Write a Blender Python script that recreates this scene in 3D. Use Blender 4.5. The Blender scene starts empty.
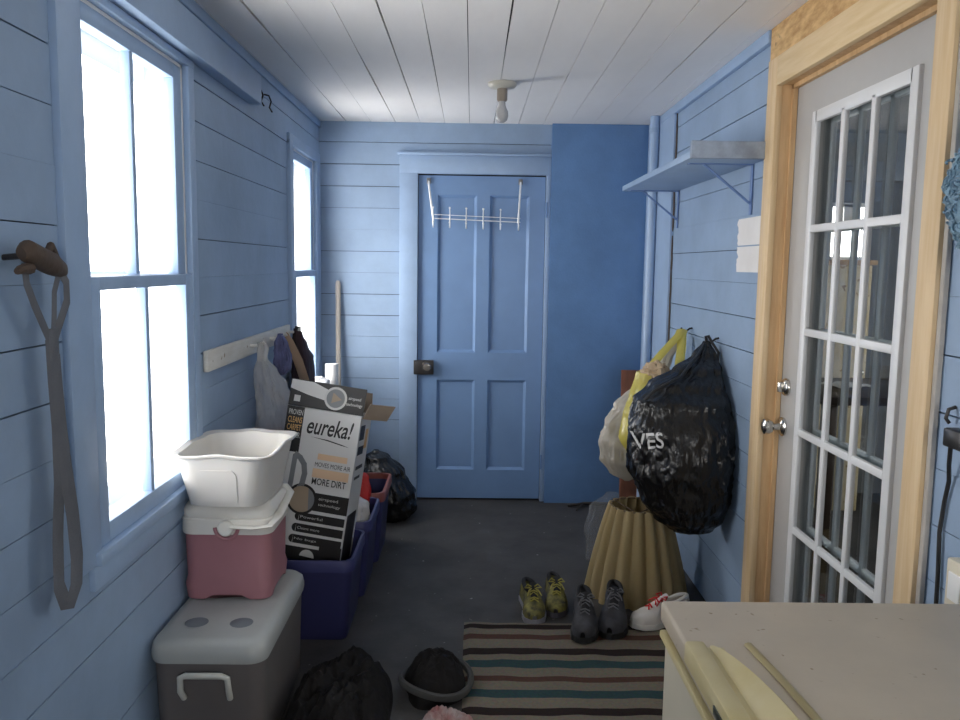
import bpy, bmesh, math, random
from mathutils import Vector, Matrix, noise
random.seed(7)
S = bpy.context.scene
COL = S.collection
PI = math.pi
XL, XR, YB, ZC = -0.909, 1.043, 4.944, 2.277      # room: left, right, back, ceiling
YF = -1.3

# ------------------------------------------------------------------ helpers
def sm(a, b, x):
    x = max(0.0, min(1.0, (x - a) / (b - a) if b != a else 0)); return x * x * (3 - 2 * x)
def lerp(a, b, t): return a + (b - a) * t
def curve(keys, t):
    for (a, va), (b, vb) in zip(keys, keys[1:]):
        if t <= b:
            k = (t - a) / (b - a) if b > a else 0
            k = k * k * (3 - 2 * k) if len(keys) > 2 else k
            return va + (vb - va) * k
    return keys[-1][1]

class MB:
    """collects shapes that become ONE mesh object"""
    def __init__(s): s.v = []; s.f = []; s.m = []; s.sm = []; s.cur = 0; s.M = Matrix()
    def add(s, vs, fs, smooth=False, M=None):
        o = len(s.v); T = s.M if M is None else s.M @ M
        s.v += [tuple(T @ Vector(p)) for p in vs]
        for f in fs:
            s.f.append([i + o for i in f]); s.m.append(s.cur); s.sm.append(smooth)
        return s
    def box(s, x0, x1, y0, y1, z0, z1, M=None):
        vs = [(x, y, z) for z in (z0, z1) for y in (y0, y1) for x in (x0, x1)]
        return s.add(vs, [(0, 2, 3, 1), (4, 5, 7, 6), (0, 1, 5, 4), (1, 3, 7, 5), (3, 2, 6, 7), (2, 0, 4, 6)], M=M)
    def rbox(s, x0, x1, y0, y1, z0, z1, b=0.004, seg=2, M=None, smooth=True):
        bm = bmesh.new(); bmesh.ops.create_cube(bm, size=1)
        for v in bm.verts:
            v.co = ((x0 + x1) / 2 + v.co.x * (x1 - x0), (y0 + y1) / 2 + v.co.y * (y1 - y0), (z0 + z1) / 2 + v.co.z * (z1 - z0))
        bmesh.ops.bevel(bm, geom=bm.edges[:], offset=b, segments=seg, profile=0.5, affect='EDGES')
        return s.bm(bm, smooth, M)
    def bm(s, bm, smooth=True, M=None):
        bm.verts.ensure_lookup_table(); bm.verts.index_update()
        s.add([v.co[:] for v in bm.verts], [[v.index for v in f.verts] for f in bm.faces], smooth, M); bm.free(); return s
    def loft(s, rings, cap0=True, cap1=True, smooth=True, closed=True, M=None):
        n = len(rings[0]); vs = [p for r in rings for p in r]; fs = []
        for i in range(len(rings) - 1):
            for j in range(n if closed else n - 1):
                k = (j + 1) % n
                fs.append((i * n + j, i * n + k, (i + 1) * n + k, (i + 1) * n + j))
        if cap0: fs.append(tuple(range(n - 1, -1, -1)))
        if cap1: fs.append(tuple((len(rings) - 1) * n + j for j in range(n)))
        return s.add(vs, fs, smooth, M)
    def tube(s, pts, r, n=8, M=None, flat=None):
        """round tube along a path; flat=(w,h) makes a strap instead"""
        P = [Vector(p) for p in pts]; rings = []; up = None
        for i, p in enumerate(P):
            d = (P[min(i + 1, len(P) - 1)] - P[max(i - 1, 0)])
            if d.length < 1e-9: d = Vector((0, 0, 1))
            d.normalize()
            if up is None:
                up = Vector((0, 0, 1)) if abs(d.z) < .9 else Vector((1, 0, 0))
                if flat and len(flat) > 2: up = Vector(flat[2])
            a = d.cross(up)
            if a.length < 1e-5: a = d.orthogonal()
            a.normalize(); b = a.cross(d).normalized(); up = b
            rr = r[i] if isinstance(r, (list, tuple)) else r
            if flat: w, h = flat[0] / 2, flat[1] / 2
            rings.append([tuple(p + (a * math.cos(t) * (w if flat else rr) + b * math.sin(t) * (h if flat else rr))) for t in [2 * PI * j / n for j in range(n)]])
        return s.loft(rings, M=M)
    def lathe(s, prof, n=32, c=(0, 0, 0), cap0=True, cap1=True, M=None, rf=None):
        rings = []
        for r, z in prof:
            rings.append([(c[0] + r * (rf(t) if rf else 1) * math.cos(t), c[1] + r * (rf(t) if rf else 1) * math.sin(t), c[2] + z) for t in [2 * PI * j / n for j in range(n)]])
        return s.loft(rings, cap0, cap1, M=M)
    def ball(s, c, r, n=16, m=10, sc=(1, 1, 1), fn=None):
        rings = []
        for i in range(m + 1):
            ph = PI * i / m; rr = []
            for j in range(n):
                t = 2 * PI * j / n
                d = Vector((math.sin(ph) * math.cos(t), math.sin(ph) * math.sin(t), -math.cos(ph)))
                k = fn(d) if fn else 1
                rr.append((c[0] + d.x * r * sc[0] * k, c[1] + d.y * r * sc[1] * k, c[2] + d.z * r * sc[2] * k))
            rings.append(rr)
        return s.loft(rings, True, True)
    def poly(s, pts, y, M=None):
        """flat plate in a local x-z plane at depth y, facing -y"""
        return s.add([(x, y, z) for x, z in pts], [tuple(range(len(pts)))], M=M)
    def merge(s, me, M):
        return s.add([v.co[:] for v in me.vertices], [list(p.vertices) for p in me.polygons], M=M)
    def obj(s, name, mats, parent=None, weld=True):
        me = bpy.data.meshes.new(name); me.from_pydata(s.v, [], s.f)
        mats = mats if isinstance(mats, (list, tuple)) else [mats]
        for m in mats: me.materials.append(m)
        me.polygons.foreach_set('material_index', s.m); me.polygons.foreach_set('use_smooth', s.sm)
        if weld:
            bm = bmesh.new(); bm.from_mesh(me)
            bmesh.ops.remove_doubles(bm, verts=bm.verts[:], dist=1e-6)
            bmesh.ops.recalc_face_normals(bm, faces=bm.faces[:]); bm.to_mesh(me); bm.free()
        me.update()
        if any(s.sm): me.set_sharp_from_angle(angle=math.radians(42))
        o = bpy.data.objects.new(name, me); COL.objects.link(o)
        if parent:
            o.parent = parent; o.matrix_parent_inverse = parent.matrix_basis.inverted()
        return o

def tag(o, label=None, cat=None, group=None, kind=None):
    if label: o['label'] = label
    if cat: o['category'] = cat
    if group: o['group'] = group
    if kind: o['kind'] = kind
    return o
def thing(name, label, cat, loc=(0, 0, 0), group=None, kind=None):
    o = bpy.data.objects.new(name, None); COL.objects.link(o); o.location = loc
    o.empty_display_size = .05
    return tag(o, label, cat, group, kind)

_text = {}
def text_mesh(body, shear=0.0, offset=0.0, width=None, height=None):
    cu = bpy.data.curves.new('lettering', 'FONT'); cu.body = body; cu.shear = shear; cu.offset = offset; cu.fill_mode = 'FRONT' if hasattr(cu, 'fill_mode') else cu.fill_mode
    cu.resolution_u = 4
    o = bpy.data.objects.new('lettering', cu); COL.objects.link(o)
    dg = bpy.context.evaluated_depsgraph_get()
    me = bpy.data.meshes.new_from_object(o.evaluated_get(dg))
    bpy.data.objects.remove(o); bpy.data.curves.remove(cu)
    xs = [v.co.x for v in me.vertices]; ys = [v.co.y for v in me.vertices]
    x0, x1, y0, y1 = min(xs), max(xs), min(ys), max(ys)
    for v in me.vertices:      # lay it in x-z, lower left corner at the origin, at the size asked for
        v.co = ((v.co.x - x0) / (x1 - x0) * width, 0, (v.co.y - y0) / (y1 - y0) * height)
    return me

# ------------------------------------------------------------------ materials
def mat(name, col, rough=.6, metal=0, spec=.5, var=0.0, vscale=6, bump=0, bscale=40, trans=0, alpha=1, stretch=(1, 1, 1), col2=None, spots=None, sheen=0, coat=0, bdist=.004, sss=0):
    m = bpy.data.materials.new(name); m.use_nodes = True
    nt = m.node_tree; N = nt.nodes; L = nt.links
    p = N['Principled BSDF']
    c = (*col, 1) if len(col) == 3 else col
    p.inputs['Base Color'].default_value = c
    p.inputs['Roughness'].default_value = rough; p.inputs['Metallic'].default_value = metal
    p.inputs['Specular IOR Level'].default_value = spec
    p.inputs['Transmission Weight'].default_value = trans; p.inputs['Alpha'].default_value = alpha
    p.inputs['Coat Weight'].default_value = coat; p.inputs['Sheen Weight'].default_value = sheen
    if sss:
        p.inputs['Subsurface Weight'].default_value = sss; p.inputs['Subsurface Radius'].default_value = (.02, .015, .01)
    tc = N.new('ShaderNodeTexCoord'); mp = N.new('ShaderNodeMapping'); mp.inputs['Scale'].default_value = stretch
    L.new(tc.outputs['Object'], mp.inputs['Vector'])
    out = None
    if var or col2:
        nz = N.new('ShaderNodeTexNoise'); nz.inputs['Scale'].default_value = vscale; nz.inputs['Detail'].default_value = 5; nz.inputs['Roughness'].default_value = .6
        L.new(mp.outputs[0], nz.inputs['Vector'])
        cr = N.new('ShaderNodeValToRGB'); e = cr.color_ramp.elements
        e[0].position = .32; e[1].position = .68
        b = col2 if col2 else [min(1, x * (1 + var)) for x in col]
        a = col if col2 else [x * (1 - var) for x in col]
        e[0].color = (*a[:3], 1); e[1].color = (*b[:3], 1)
        L.new(nz.outputs['Fac'], cr.inputs[0]); out = cr.outputs[0]
    if spots:      # spots = (colour, scale, threshold)
        nz = N.new('ShaderNodeTexNoise'); nz.inputs['Scale'].default_value = spots[1]; nz.inputs['Detail'].default_value = 2
        L.new(tc.outputs['Object'], nz.inputs['Vector'])
        cr = N.new('ShaderNodeValToRGB'); e = cr.color_ramp.elements
        e[0].position = spots[2]; e[1].position = spots[2] + .05; e[0].color = (0, 0, 0, 1); e[1].color = (1, 1, 1, 1)
        L.new(nz.outputs['Fac'], cr.inputs[0])
        mx = N.new('ShaderNodeMix'); mx.data_type = 'RGBA'
        L.new(cr.outputs[0], mx.inputs['Factor'])
        if out: L.new(out, mx.inputs['A'])
        else: mx.inputs['A'].default_value = c
        mx.inputs['B'].default_value = (*spots[0], 1); out = mx.outputs['Result']
    if out: L.new(out, p.inputs['Base Color'])
    if bump:
        nz = N.new('ShaderNodeTexNoise'); nz.inputs['Scale'].default_value = bscale; nz.inputs['Detail'].default_value = 4
        L.new(mp.outputs[0], nz.inputs['Vector'])
        bp = N.new('ShaderNodeBump'); bp.inputs['Strength'].default_value = bump; bp.inputs['Distance'].default_value = bdist
        L.new(nz.outputs['Fac'], bp.inputs['Height']); L.new(bp.outputs[0], p.inputs['Normal'])
    return m

def glass_mat(name, tint=(1, 1, 1), gloss=1.0, rough=0.0):
    m = bpy.data.materials.new(name); m.use_nodes = True; nt = m.node_tree; N = nt.nodes; L = nt.links
    N.remove(N['Principled BSDF']); o = N['Material Output']
    t = N.new('ShaderNodeBsdfTransparent'); t.inputs[0].default_value = (*tint, 1)
    g = N.new('ShaderNodeBsdfGlossy'); g.inputs['Roughness'].default_value = rough
    fr = N.new('ShaderNodeLayerWeight')      # reflection by viewing angle, the same from both sides of the pane
    pw_ = N.new('ShaderNodeMath'); pw_.operation = 'POWER'; pw_.inputs[1].default_value = 5; L.new(fr.outputs['Facing'], pw_.inputs[0])
    mu = N.new('ShaderNodeMath'); mu.operation = 'MULTIPLY_ADD'; mu.inputs[1].default_value = .9 * gloss; mu.inputs[2].default_value = .035 * gloss; L.new(pw_.outputs[0], mu.inputs[0])
    mx = N.new('ShaderNodeMixShader'); L.new(mu.outputs[0], mx.inputs[0])
    L.new(t.outputs[0], mx.inputs[1]); L.new(g.outputs[0], mx.inputs[2]); L.new(mx.outputs[0], o.inputs[0])
    return m

def film_mat(name, col, opacity=.5, rough=.25, tl=.5):
    """thin plastic film: part see-through, part diffuse and translucent, with a gloss"""
    m = bpy.data.materials.new(name); m.use_nodes = True; nt = m.node_tree; N = nt.nodes; L = nt.links
    N.remove(N['Principled BSDF']); o = N['Material Output']
    t = N.new('ShaderNodeBsdfTransparent'); d = N.new('ShaderNodeBsdfDiffuse'); d.inputs[0].default_value = (*col, 1)
    tr = N.new('ShaderNodeBsdfTranslucent'); tr.inputs[0].default_value = (*col, 1)
    g = N.new('ShaderNodeBsdfGlossy'); g.inputs['Roughness'].default_value = rough
    a = N.new('ShaderNodeMixShader'); a.inputs[0].default_value = tl; L.new(d.outputs[0], a.inputs[1]); L.new(tr.outputs[0], a.inputs[2])
    b = N.new('ShaderNodeMixShader'); b.inputs[0].default_value = .08; L.new(a.outputs[0], b.inputs[1]); L.new(g.outputs[0], b.inputs[2])
    c = N.new('ShaderNodeMixShader'); c.inputs[0].default_value = opacity; L.new(t.outputs[0], c.inputs[1]); L.new(b.outputs[0], c.inputs[2])
    L.new(c.outputs[0], o.inputs[0]); return m

BLUE = (.285, .385, .53)
m_blue = mat('blue_wall_paint', BLUE, .5, var=.10, vscale=3, bump=.25, bscale=30, spec=.3)
m_blue2 = mat('blue_trim_paint', (.305, .415, .585), .42, var=.07, vscale=5, bump=.15, bscale=50, spec=.35)
m_bluedoor = mat('blue_door_paint', (.165, .275, .475), .4, var=.06, vscale=4, spec=.35)
m_bluepanel = mat('deep_blue_panel_paint', (.125, .235, .435), .55, var=.10, vscale=5, bump=.3, bscale=90, spec=.25)
m_ceil = mat('white_ceiling_paint', (.80, .785, .77), .6, var=.06, vscale=2.5, bump=.2, bscale=25, stretch=(1, .3, 1), spec=.25)
m_gap = mat('dark_gap', (.015, .016, .02), .9)
m_floor = mat('grey_floor_paint', (.060, .057, .055), .6, var=.25, vscale=5, bump=.2, bscale=60, spots=((.3, .29, .28), 38, .72), spec=.3)
m_white = mat('white_paint', (.86, .86, .85), .4, var=.04)
m_plain = mat('dim_plaster', (.40, .40, .40), .8, var=.1)
m_pine = mat('raw_pine', (.64, .45, .24), .6, var=0, col2=(.74, .57, .36), vscale=5, stretch=(9, 9, .7), bump=.1, bscale=30)
m_pineh = mat('raw_pine_header', (.66, .48, .25), .6, col2=(.76, .59, .36), vscale=5, stretch=(9, .7, 9), bump=.1, bscale=30)
m_jamb = mat('pine_jamb', (.50, .31, .15), .6, col2=(.66, .45, .24), vscale=5, stretch=(9, 9, .8), bump=.1)
m_osb = mat('strand_board', (.42, .24, .09), .7, col2=(.70, .47, .22), vscale=14, stretch=(1, 1, 3), bump=.4, bscale=30, spots=((.06, .035, .02), 14, .68))
m_steel = mat('white_door_steel', (.46, .455, .445), .45, var=.03)
m_lite = mat('white_lite_frame', (.74, .75, .76), .35)
m_glass = glass_mat('window_glass')
m_doorglass = glass_mat('door_glass', (.86, .89, .90), 1.3)
m_chrome = mat('satin_nickel', (.62, .60, .56), .22, metal=1)
m_bright = mat('bright_chrome', (.90, .91, .92), .3, metal=.35)
m_blackiron = mat('black_iron', (.018, .016, .016), .45, var=.2)
m_black = mat('black_plastic', (.015, .015, .017), .4)
m_bagblack = mat('black_bag_film', (.005, .005, .0055), .26, bump=.9, bscale=34, bdist=.012, spec=.5, stretch=(1, 1, .45))
m_bagprint = mat('pale_bag_print', (.62, .62, .62), .45)

# ------------------------------------------------------------------ camera
F_PX, PITCH, YAW, ROLL, CZ = 817.7, .1153, .0115, .0141, 1.448
fw = Vector((math.sin(YAW) * math.cos(PITCH), math.cos(YAW) * math.cos(PITCH), -math.sin(PITCH)))
rt = Vector((math.cos(YAW), -math.sin(YAW), 0)); up = rt.cross(fw)
r2 = rt * math.cos(ROLL) + up * math.sin(ROLL); u2 = up * math.cos(ROLL) - rt * math.sin(ROLL)
cam = bpy.data.cameras.new('camera'); co = bpy.data.objects.new('camera', cam); COL.objects.link(co)
cam.sensor_width = 36; cam.lens = F_PX / 960 * 36; cam.clip_start = .02
M = Matrix.Identity(4)
for i in range(3):
    M[i][0] = r2[i]; M[i][1] = u2[i]; M[i][2] = -fw[i]
M[2][3] = CZ; co.matrix_world = M; S.camera = co

# ------------------------------------------------------------------ room shell
SEAM0, SEAMD = .118, .12775
seams = [SEAM0 + SEAMD * k for k in range(-1, 18)]
def wall_rects(y0, y1, z0, z1, holes):
    """split a wall rectangle around its openings"""
    ys = sorted({y0, y1, *[min(max(h[i], y0), y1) for h in holes for i in (0, 1)]})
    out = []
    for a, b in zip(ys, ys[1:]):
        if b - a < 1e-6: continue
        cut = sorted([(h[2], h[3]) for h in holes if h[0] < b - 1e-6 and h[1] > a + 1e-6]); z = z0
        for c, d in cut:
            if d <= z0 or c >= z1: continue
            if c > z: out.append((a, b, z, min(c, z1)))
            z = max(z, d)
        if z < z1: out.append((a, b, z, z1))
    return out
def board_wall(mb, mat_b, mat_gap, put, y0, y1, holes, t=.014, back=.15, gap=.0035):
    """horizontal boards with real gaps on a dark backing; put(a0,a1,d0,d1,z0,z1) adds a box, d = depth behind the face"""
    mb.cur = 1
    for a, b, c, d in wall_rects(y0, y1, 0, ZC + .02, holes): put(a, b, t, back, c, d)
    mb.cur = 0
    rnd = random.Random(3)
    for k, (z0, z1) in enumerate(zip(seams, seams[1:])):
        z0 = max(z0, 0); z1 = min(z1, ZC + .02)
        if z1 - z0 < .005: continue
        off = rnd.uniform(0, .0025)
        g = gap * rnd.uniform(.2, 1.25)
        for a, b, c, d in wall_rects(y0, y1, z0, z1 - g, holes): put(a, b, off, t + .001, c, d)

W1 = (1.935, 2.665, .735, 2.06)      # left window opening (y0,y1,z0,z1)
W2 = (4.16, 4.80, .735, 2.03)        # second window, near the back corner
W3 = (-.75, -.35, 1.25, 2.06)        # a third one behind the camera
# left wall
mb = MB()
board_wall(mb, m_blue, m_gap, lambda a, b, d0, d1, z0, z1: mb.box(XL - d1, XL - d0, a, b, z0, z1), YF, YB, [W1, W2, W3])
wl = tag(mb.obj('wall_left', [m_blue, m_gap]), 'left wall of horizontal blue painted boards', 'wall', kind='structure')
# back wall: boards to the left and above the door
DOOR = (-.326, .437, -.01, 1.982)
mb = MB()
board_wall(mb, m_blue, m_gap, lambda a, b, d0, d1, z0, z1: mb.box(a, b, YB + d0, YB + d1, z0, z1), XL - .15, XR + .15, [DOOR])
mb.cur = 1; mb.box(DOOR[0] - .02, DOOR[1] + .02, YB + .15, YB + .17, -.01, 2.05); mb.cur = 0
tag(mb.obj('wall_back', [m_blue, m_gap]), 'back wall of horizontal blue painted boards around the panel door', 'wall', kind='structure')
# right wall with the glazed door's opening
RD = (1.86, 2.86, -.01, 2.085)
mb = MB()
board_wall(mb, m_blue, m_gap, lambda a, b, d0, d1, z0, z1: mb.box(XR + d0, XR + d1, a, b, z0, z1), YF, YB, [RD])
wr = tag(mb.obj('wall_right', [m_blue, m_gap]), 'right wall of horizontal blue painted boards beside the glazed door', 'wall', kind='structure')
# unpainted patch with a ragged edge (two boards high) is part of that wall
mb = MB(); rnd = random.Random(5)
for z0, z1, yl in ((1.436, 1.533, 3.225), (1.538, 1.64, 3.235)):
    n = 10; L_ = [(yl + rnd.uniform(-.012, .012), lerp(z0, z1, i / n)) for i in range(n + 1)]
    for (ya, za), (yb, zb) in zip(L_, L_[1:]):
        mb.add([(XR - .0015, 2.945, za), (XR - .0015, ya, za), (XR - .0015, yb, zb), (XR - .0015, 2.945, zb),
                (XR + .002, 2.945, za), (XR + .002, ya, za), (XR + .002, yb, zb), (XR + .002, 2.945, zb)],
               [(0, 1, 2, 3), (4, 7, 6, 5), (1, 5, 6, 2), (0, 3, 7, 4), (0, 4, 5, 1), (3, 2, 6, 7)])
tag(mb.obj('unpainted_patch', mat('bare_white_patch', (.78, .76, .74), .7, var=.05), wr), 'bare off-white patch')
# front wall behind the camera
WF = (.0, .85, 1.0, 1.9)  # unseen opening, added for fill light from the front
mb = MB()
for a, b, c, d in wall_rects(XL - .15, XR + .15, 0, ZC + .02, [WF]): mb.box(a, b, YF - .12, YF, c, d)
tag(mb.obj('wall_front', mat('bare_cream_wall', (.66, .60, .50), .7, var=.06)), 'cream wall behind the camera', 'wall', kind='structure')
# floor
mb = MB(); mb.box(XL - .15, 4.3, YF - .12, 6.2, -.06, 0)
tag(mb.obj('floor', m_floor), 'dark grey painted floor with specks of dirt', 'floor', kind='structure')
# ceiling planks running away from the camera, gaps of uneven width
mb = MB(); mb.cur = 1; mb.box(XL - .15, XR + .15, YF - .12, YB + .15, ZC + .014, ZC + .08)
mb.cur = 0; rnd = random.Random(11)
xs = [-1.05] + [-.75 + .145 * k - .145 for k in range(0, 15)] + [1.19]
xs = sorted(x for x in xs if -1.06 <= x <= 1.2)
def seam_w(x, y): return max(0.0008, .0012 + .0050 * max(0, noise.noise(Vector((x * 9, y * .9, 3.1)))) ** 1.0)
for x0, x1 in zip(xs, xs[1:]):
    n = 26; ys = [lerp(YF, YB + .1, i / n) for i in range(n + 1)]
    dz = rnd.uniform(0, .002)
    lo = []; 
    rings = [[(x0 + seam_w(x0, y), y, ZC + dz), (x1 - seam_w(x1, y), y, ZC + dz), (x1 - seam_w(x1, y), y, ZC + .018), (x0 + seam_w(x0, y), y, ZC + .018)] for y in ys]
    mb.loft(rings, smooth=False)
tag(mb.obj('ceiling', [m_ceil, m_gap]), 'white painted plank ceiling with dark gaps', 'ceiling', kind='structure')

mb = MB(); mb.box(XL - 1.25, XL - .151, YF - .5, 2.95, 2.22, 2.30)  # unseen slab, added to keep steep sky light off the floor
tag(mb.obj('sky_blocker', m_plain), 'unseen slab added outside over the left windows to block sky light', 'sky blocker', kind='structure')
# smooth deep blue panel right of the door, standing proud of the boards
mb = MB(); mb.box(.462, XR - .002, YB - .045, YB + .01, 0, ZC)
tag(mb.obj('trim_panel', m_bluepanel), 'smooth deep blue panel right of the blue door', 'wall panel', kind='structure')
# corner trim board on the right wall + ragged caulk line
mb = MB(); mb.rbox(XR - .018, XR + .002, 4.28, YB - .045, 0, ZC - .001, .003)
ct = tag(mb.obj('trim_corner', m_blue2), 'blue corner board behind the vertical pipe', 'trim', kind='structure')
mb = MB(); pts = [(XR - .004, 4.277 + .016 * noise.noise(Vector((i * .45, 2.2, 0))), ZC * i / 70) for i in range(71)]
mb.tube(pts, .0045, 5); mb.obj('caulk_line', mat('brown_caulk', (.10, .075, .06), .8), ct)
# crown strips at the ceiling
mb = MB(); mb.rbox(XR - .02, XR + .002, 2.95, 4.85, ZC - .045, ZC - .0005, .004)
tag(mb.obj('trim_crown', m_blue2), 'blue strip where right wall meets ceiling', 'trim', kind='structure')
# ledge board along the left wall above the windows
mb = MB(); mb.rbox(XL, XL + .05, YF, 3.42, 2.082, 2.198, .004)
lb = tag(mb.obj('trim_ledge', m_blue2), 'thick blue board along the left wall above the window', 'trim', kind='structure')
mb = MB(); mb.rbox(XL, XL + .012, YF, YB - .002, ZC - .04, ZC - .0005, .004)
tag(mb.obj('trim_crown_left', m_blue2), 'blue strip where left wall meets ceiling', 'trim', kind='structure')
for y in (3.52, 3.66):
    mb = MB(); mb.tube([(XL, y, 2.17), (XL + .02, y, 2.165), (XL + .03, y, 2.14), (XL + .022, y, 2.115), (XL + .034, y, 2.095)], .0035, 6); mb.obj('wire_hook', m_blackiron, lb)

# ------------------------------------------------------------------ windows
def window(name, W, label, muntin=True, casing=(.11, .05), left_cas=True):
    y0, y1, z0, z1 = W
    root = thing(name, label, 'window', (XL, (y0 + y1) / 2, z0), kind='structure')
    # reveal (jambs, head, sill) through the wall
    mb = MB(); d = XL - .155
    mb.box(d, XL - .01, y0 - .002, y0 + .012, z0, z1); mb.box(d, XL - .01, y1 - .012, y1 + .002, z0, z1)
    mb.box(d, XL - .01, y0, y1, z1 - .012, z1 + .002); mb.box(d, XL - .01, y0, y1, z0 - .002, z0 + .012)
    mb.obj('reveal', m_white, root)
    mb = MB()     # outer storm window frame
    s = XL - .135
    for a, b, c, e in ((y0, y1, z1 - .075, z1 - .012), (y0, y1, z0 + .012, z0 + .07), (y0, y1, (z0 + z1) / 2 - .02, (z0 + z1) / 2 + .02)):
        mb.box(s - .012, s + .012, a, b, c, e)
    mb.obj('storm_frame', m_white, root)
    # casing on the room side
    cl, cr = casing; mb = MB()
    mb.rbox(XL - .01, XL + .016, y0 - cl, y0 + .004, z0 - .02, z1 + .02, .004)
    mb.rbox(XL - .01, XL + .012, y1 - .004, y1 + cr, z0 - .02, z1 + .02, .004)
    mb.rbox(XL - .01, XL + .014, y0 - cl, y1 + cr, z1 - .004, z1 + .05 if name != 'window_1' else z1 + .02, .004)
    mb.obj('casing', m_blue2, root)
    mb = MB(); mb.rbox(XL - .02, XL + .03, y0 - .03, y1 + cr, z0 - .022, z0 + .012, .005); mb.obj('sill', m_blue2, root)
    mb = MB(); mb.rbox(XL - .01, XL + .012, y0 - .03, y1 + cr, z0 - .085, z0 - .022, .004); mb.obj('apron', m_blue2, root)
    zm = 1.392; yc = (y0 + y1) / 2 - .012
    for nm, za, zb, x in (('sash', zm - .016, z1 - .01, XL - .028), ('sash', z0 + .012, zm + .016, XL - .006)):
        mb = MB(); t = .017
        mb.rbox(x - t, x + t, y0 + .01, y0 + .062, za, zb, .003); mb.rbox(x - t, x + t, y1 - .075, y1 - .01, za, zb, .003)
        mb.rbox(x - t, x + t, y0 + .055, y1 - .07, zb - (.045 if zb > 1.6 else .034), zb, .003); mb.rbox(x - t, x + t, y0 + .055, y1 - .07, za, za + (.034 if za > 1.2 else .05), .003)
        if muntin: mb.rbox(x - t * .8, x + t * .8, yc - .012, yc + .012, za + .01, zb - .01, .003)
        so = mb.obj(nm, m_blue2, root)
        mb = MB(); mb.box(x - .002, x + .002, y0 + .05, y1 - .06, za + .02, zb - .02); mb.obj('pane', m_glass, so)
    return root
window('window_1', W1, 'large bright double hung window beside the hanging leash strap')
window('window_2', W2, 'narrow looking window at the far end of the left wall', muntin=False, casing=(.07, .11))
window('window_3', W3, 'window behind the camera')

# ------------------------------------------------------------------ blue panel door in the back wall
d1 = thing('door_1', 'blue painted four panel door in the back wall', 'door', (.055, YB, 0), kind='structure')
x0, x1, zt = DOOR[0] + .004, DOOR[1] - .004, 1.974
px = ((-.207, .026), (.103, .340)); pz = ((.192, .752), (.92, 1.862))
mb = MB(); yf, yp = YB + .004, YB + .02
xsd = [x0, px[0][0], px[0][1], px[1][0], px[1][1], x1]
zsd = [.012, pz[0][0], pz[0][1], pz[1][0], pz[1][1], zt]
for a, b in ((0, 1), (2, 3), (4, 5)): mb.box(xsd[a], xsd[b], yf, YB + .04, zsd[0], zsd[5])
for a, b in ((1, 2), (3, 4)):
    for c, d in ((0, 1), (2, 3), (4, 5)): mb.box(xsd[a], xsd[b], yf, YB + .04, zsd[c], zsd[d])
slab = mb.obj('door_frame', m_bluedoor, d1)
for a, b in px:
    for c, d in pz:
        mb = MB(); i = .016
        o = [(a, c), (b, c), (b, d), (a, d)]; q = [(a + i, c + i), (b - i, c + i), (b - i, d - i), (a + i, d - i)]
        mb.add([(x, yf + .001, z) for x, z in o] + [(x, yp, z) for x, z in q], [(0, 1, 5, 4), (1, 2, 6, 5), (2, 3, 7, 6), (3, 0, 4, 7), (4, 5, 6, 7)])
        mb.obj('door_panel', m_bluedoor, d1)
mb = MB()
mb.rbox(DOOR[0] - .107, DOOR[0] + .001, YB - .022, YB + .02, 0, 1.985, .003)
mb.rbox(DOOR[1] - .001, .4615, YB - .02, YB + .02, 0, 1.985, .003)
mb.rbox(DOOR[0] - .107, .4615, YB - .022, YB + .02, 1.983, 2.088, .003)
mb.rbox(DOOR[0] - .118, .4615, YB - .036, YB + .02, 2.088, 2.103, .003)
mb.obj('door_casing', m_blue2, d1)
mb = MB(); mb.rbox(-.345, -.225, YB - .028, YB + .004, .785, .872, .004)
lk = mb.obj('rim_lock', m_blackiron, d1)
mb = MB(); mb.lathe([(.008, 0), (.008, .022), (.02, .026), (.026, .04), (.022, .052), (.0, .055)], 20, M=Matrix.Translation((-.262, YB - .027, .835)) @ Matrix.Rotation(PI / 2, 4, 'X'))
mb.obj('door_knob', mat('white_china_knob', (.12, .11, .10), .15, coat=.5), lk)
mb = MB(); mb.lathe([(.008, 0), (.008, .004), (0, .004)], 12, M=Matrix.Translation((-.285, YB - .0285, .852)) @ Matrix.Rotation(PI / 2, 4, 'X')); mb.obj('key_plate', m_chrome, lk)
for z in (1.78, .25):
    mb = MB(); mb.rbox(.434, .444, YB - .026, YB + .002, z - .045, z + .045, .003); mb.obj('hinge', m_bluedoor, d1)

# over-door hook rail
hk = thing('hook_rail', 'chrome hook rail hung high on the blue panel door', 'hook rail', (.02, YB, 1.70))
mb = MB()
mb.tube([(-.235, YB - .012, 1.722), (.285, YB - .012, 1.705)], .0035, 8); mb.tube([(-.235, YB - .012, 1.745), (.285, YB - .012, 1.728)], .0025, 8)
mb.obj('rail', m_bright, hk)
for xa, xb in ((-.262, -.233), (.283, .274)):
    mb = MB(); mb.tube([(xa, YB + .001, 1.945), (xa, YB - .010, 1.94), (xa * .97 + xb * .03, YB - .014, 1.92), (xb, YB - .016, 1.72), (xb, YB - .018, 1.70)], .0055, 8, flat=(.012, .006, (0, 1, 0)))
    mb.obj('hanging_strap', m_bright, hk)
    mb = MB(); mb.rbox(xa - .012, xa + .012, YB - .012, YB + .0035, 1.925, 1.958, .003); mb.obj('strap_bracket', mat('dull_bracket', (.2, .2, .2), .4, metal=.6), hk)
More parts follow.
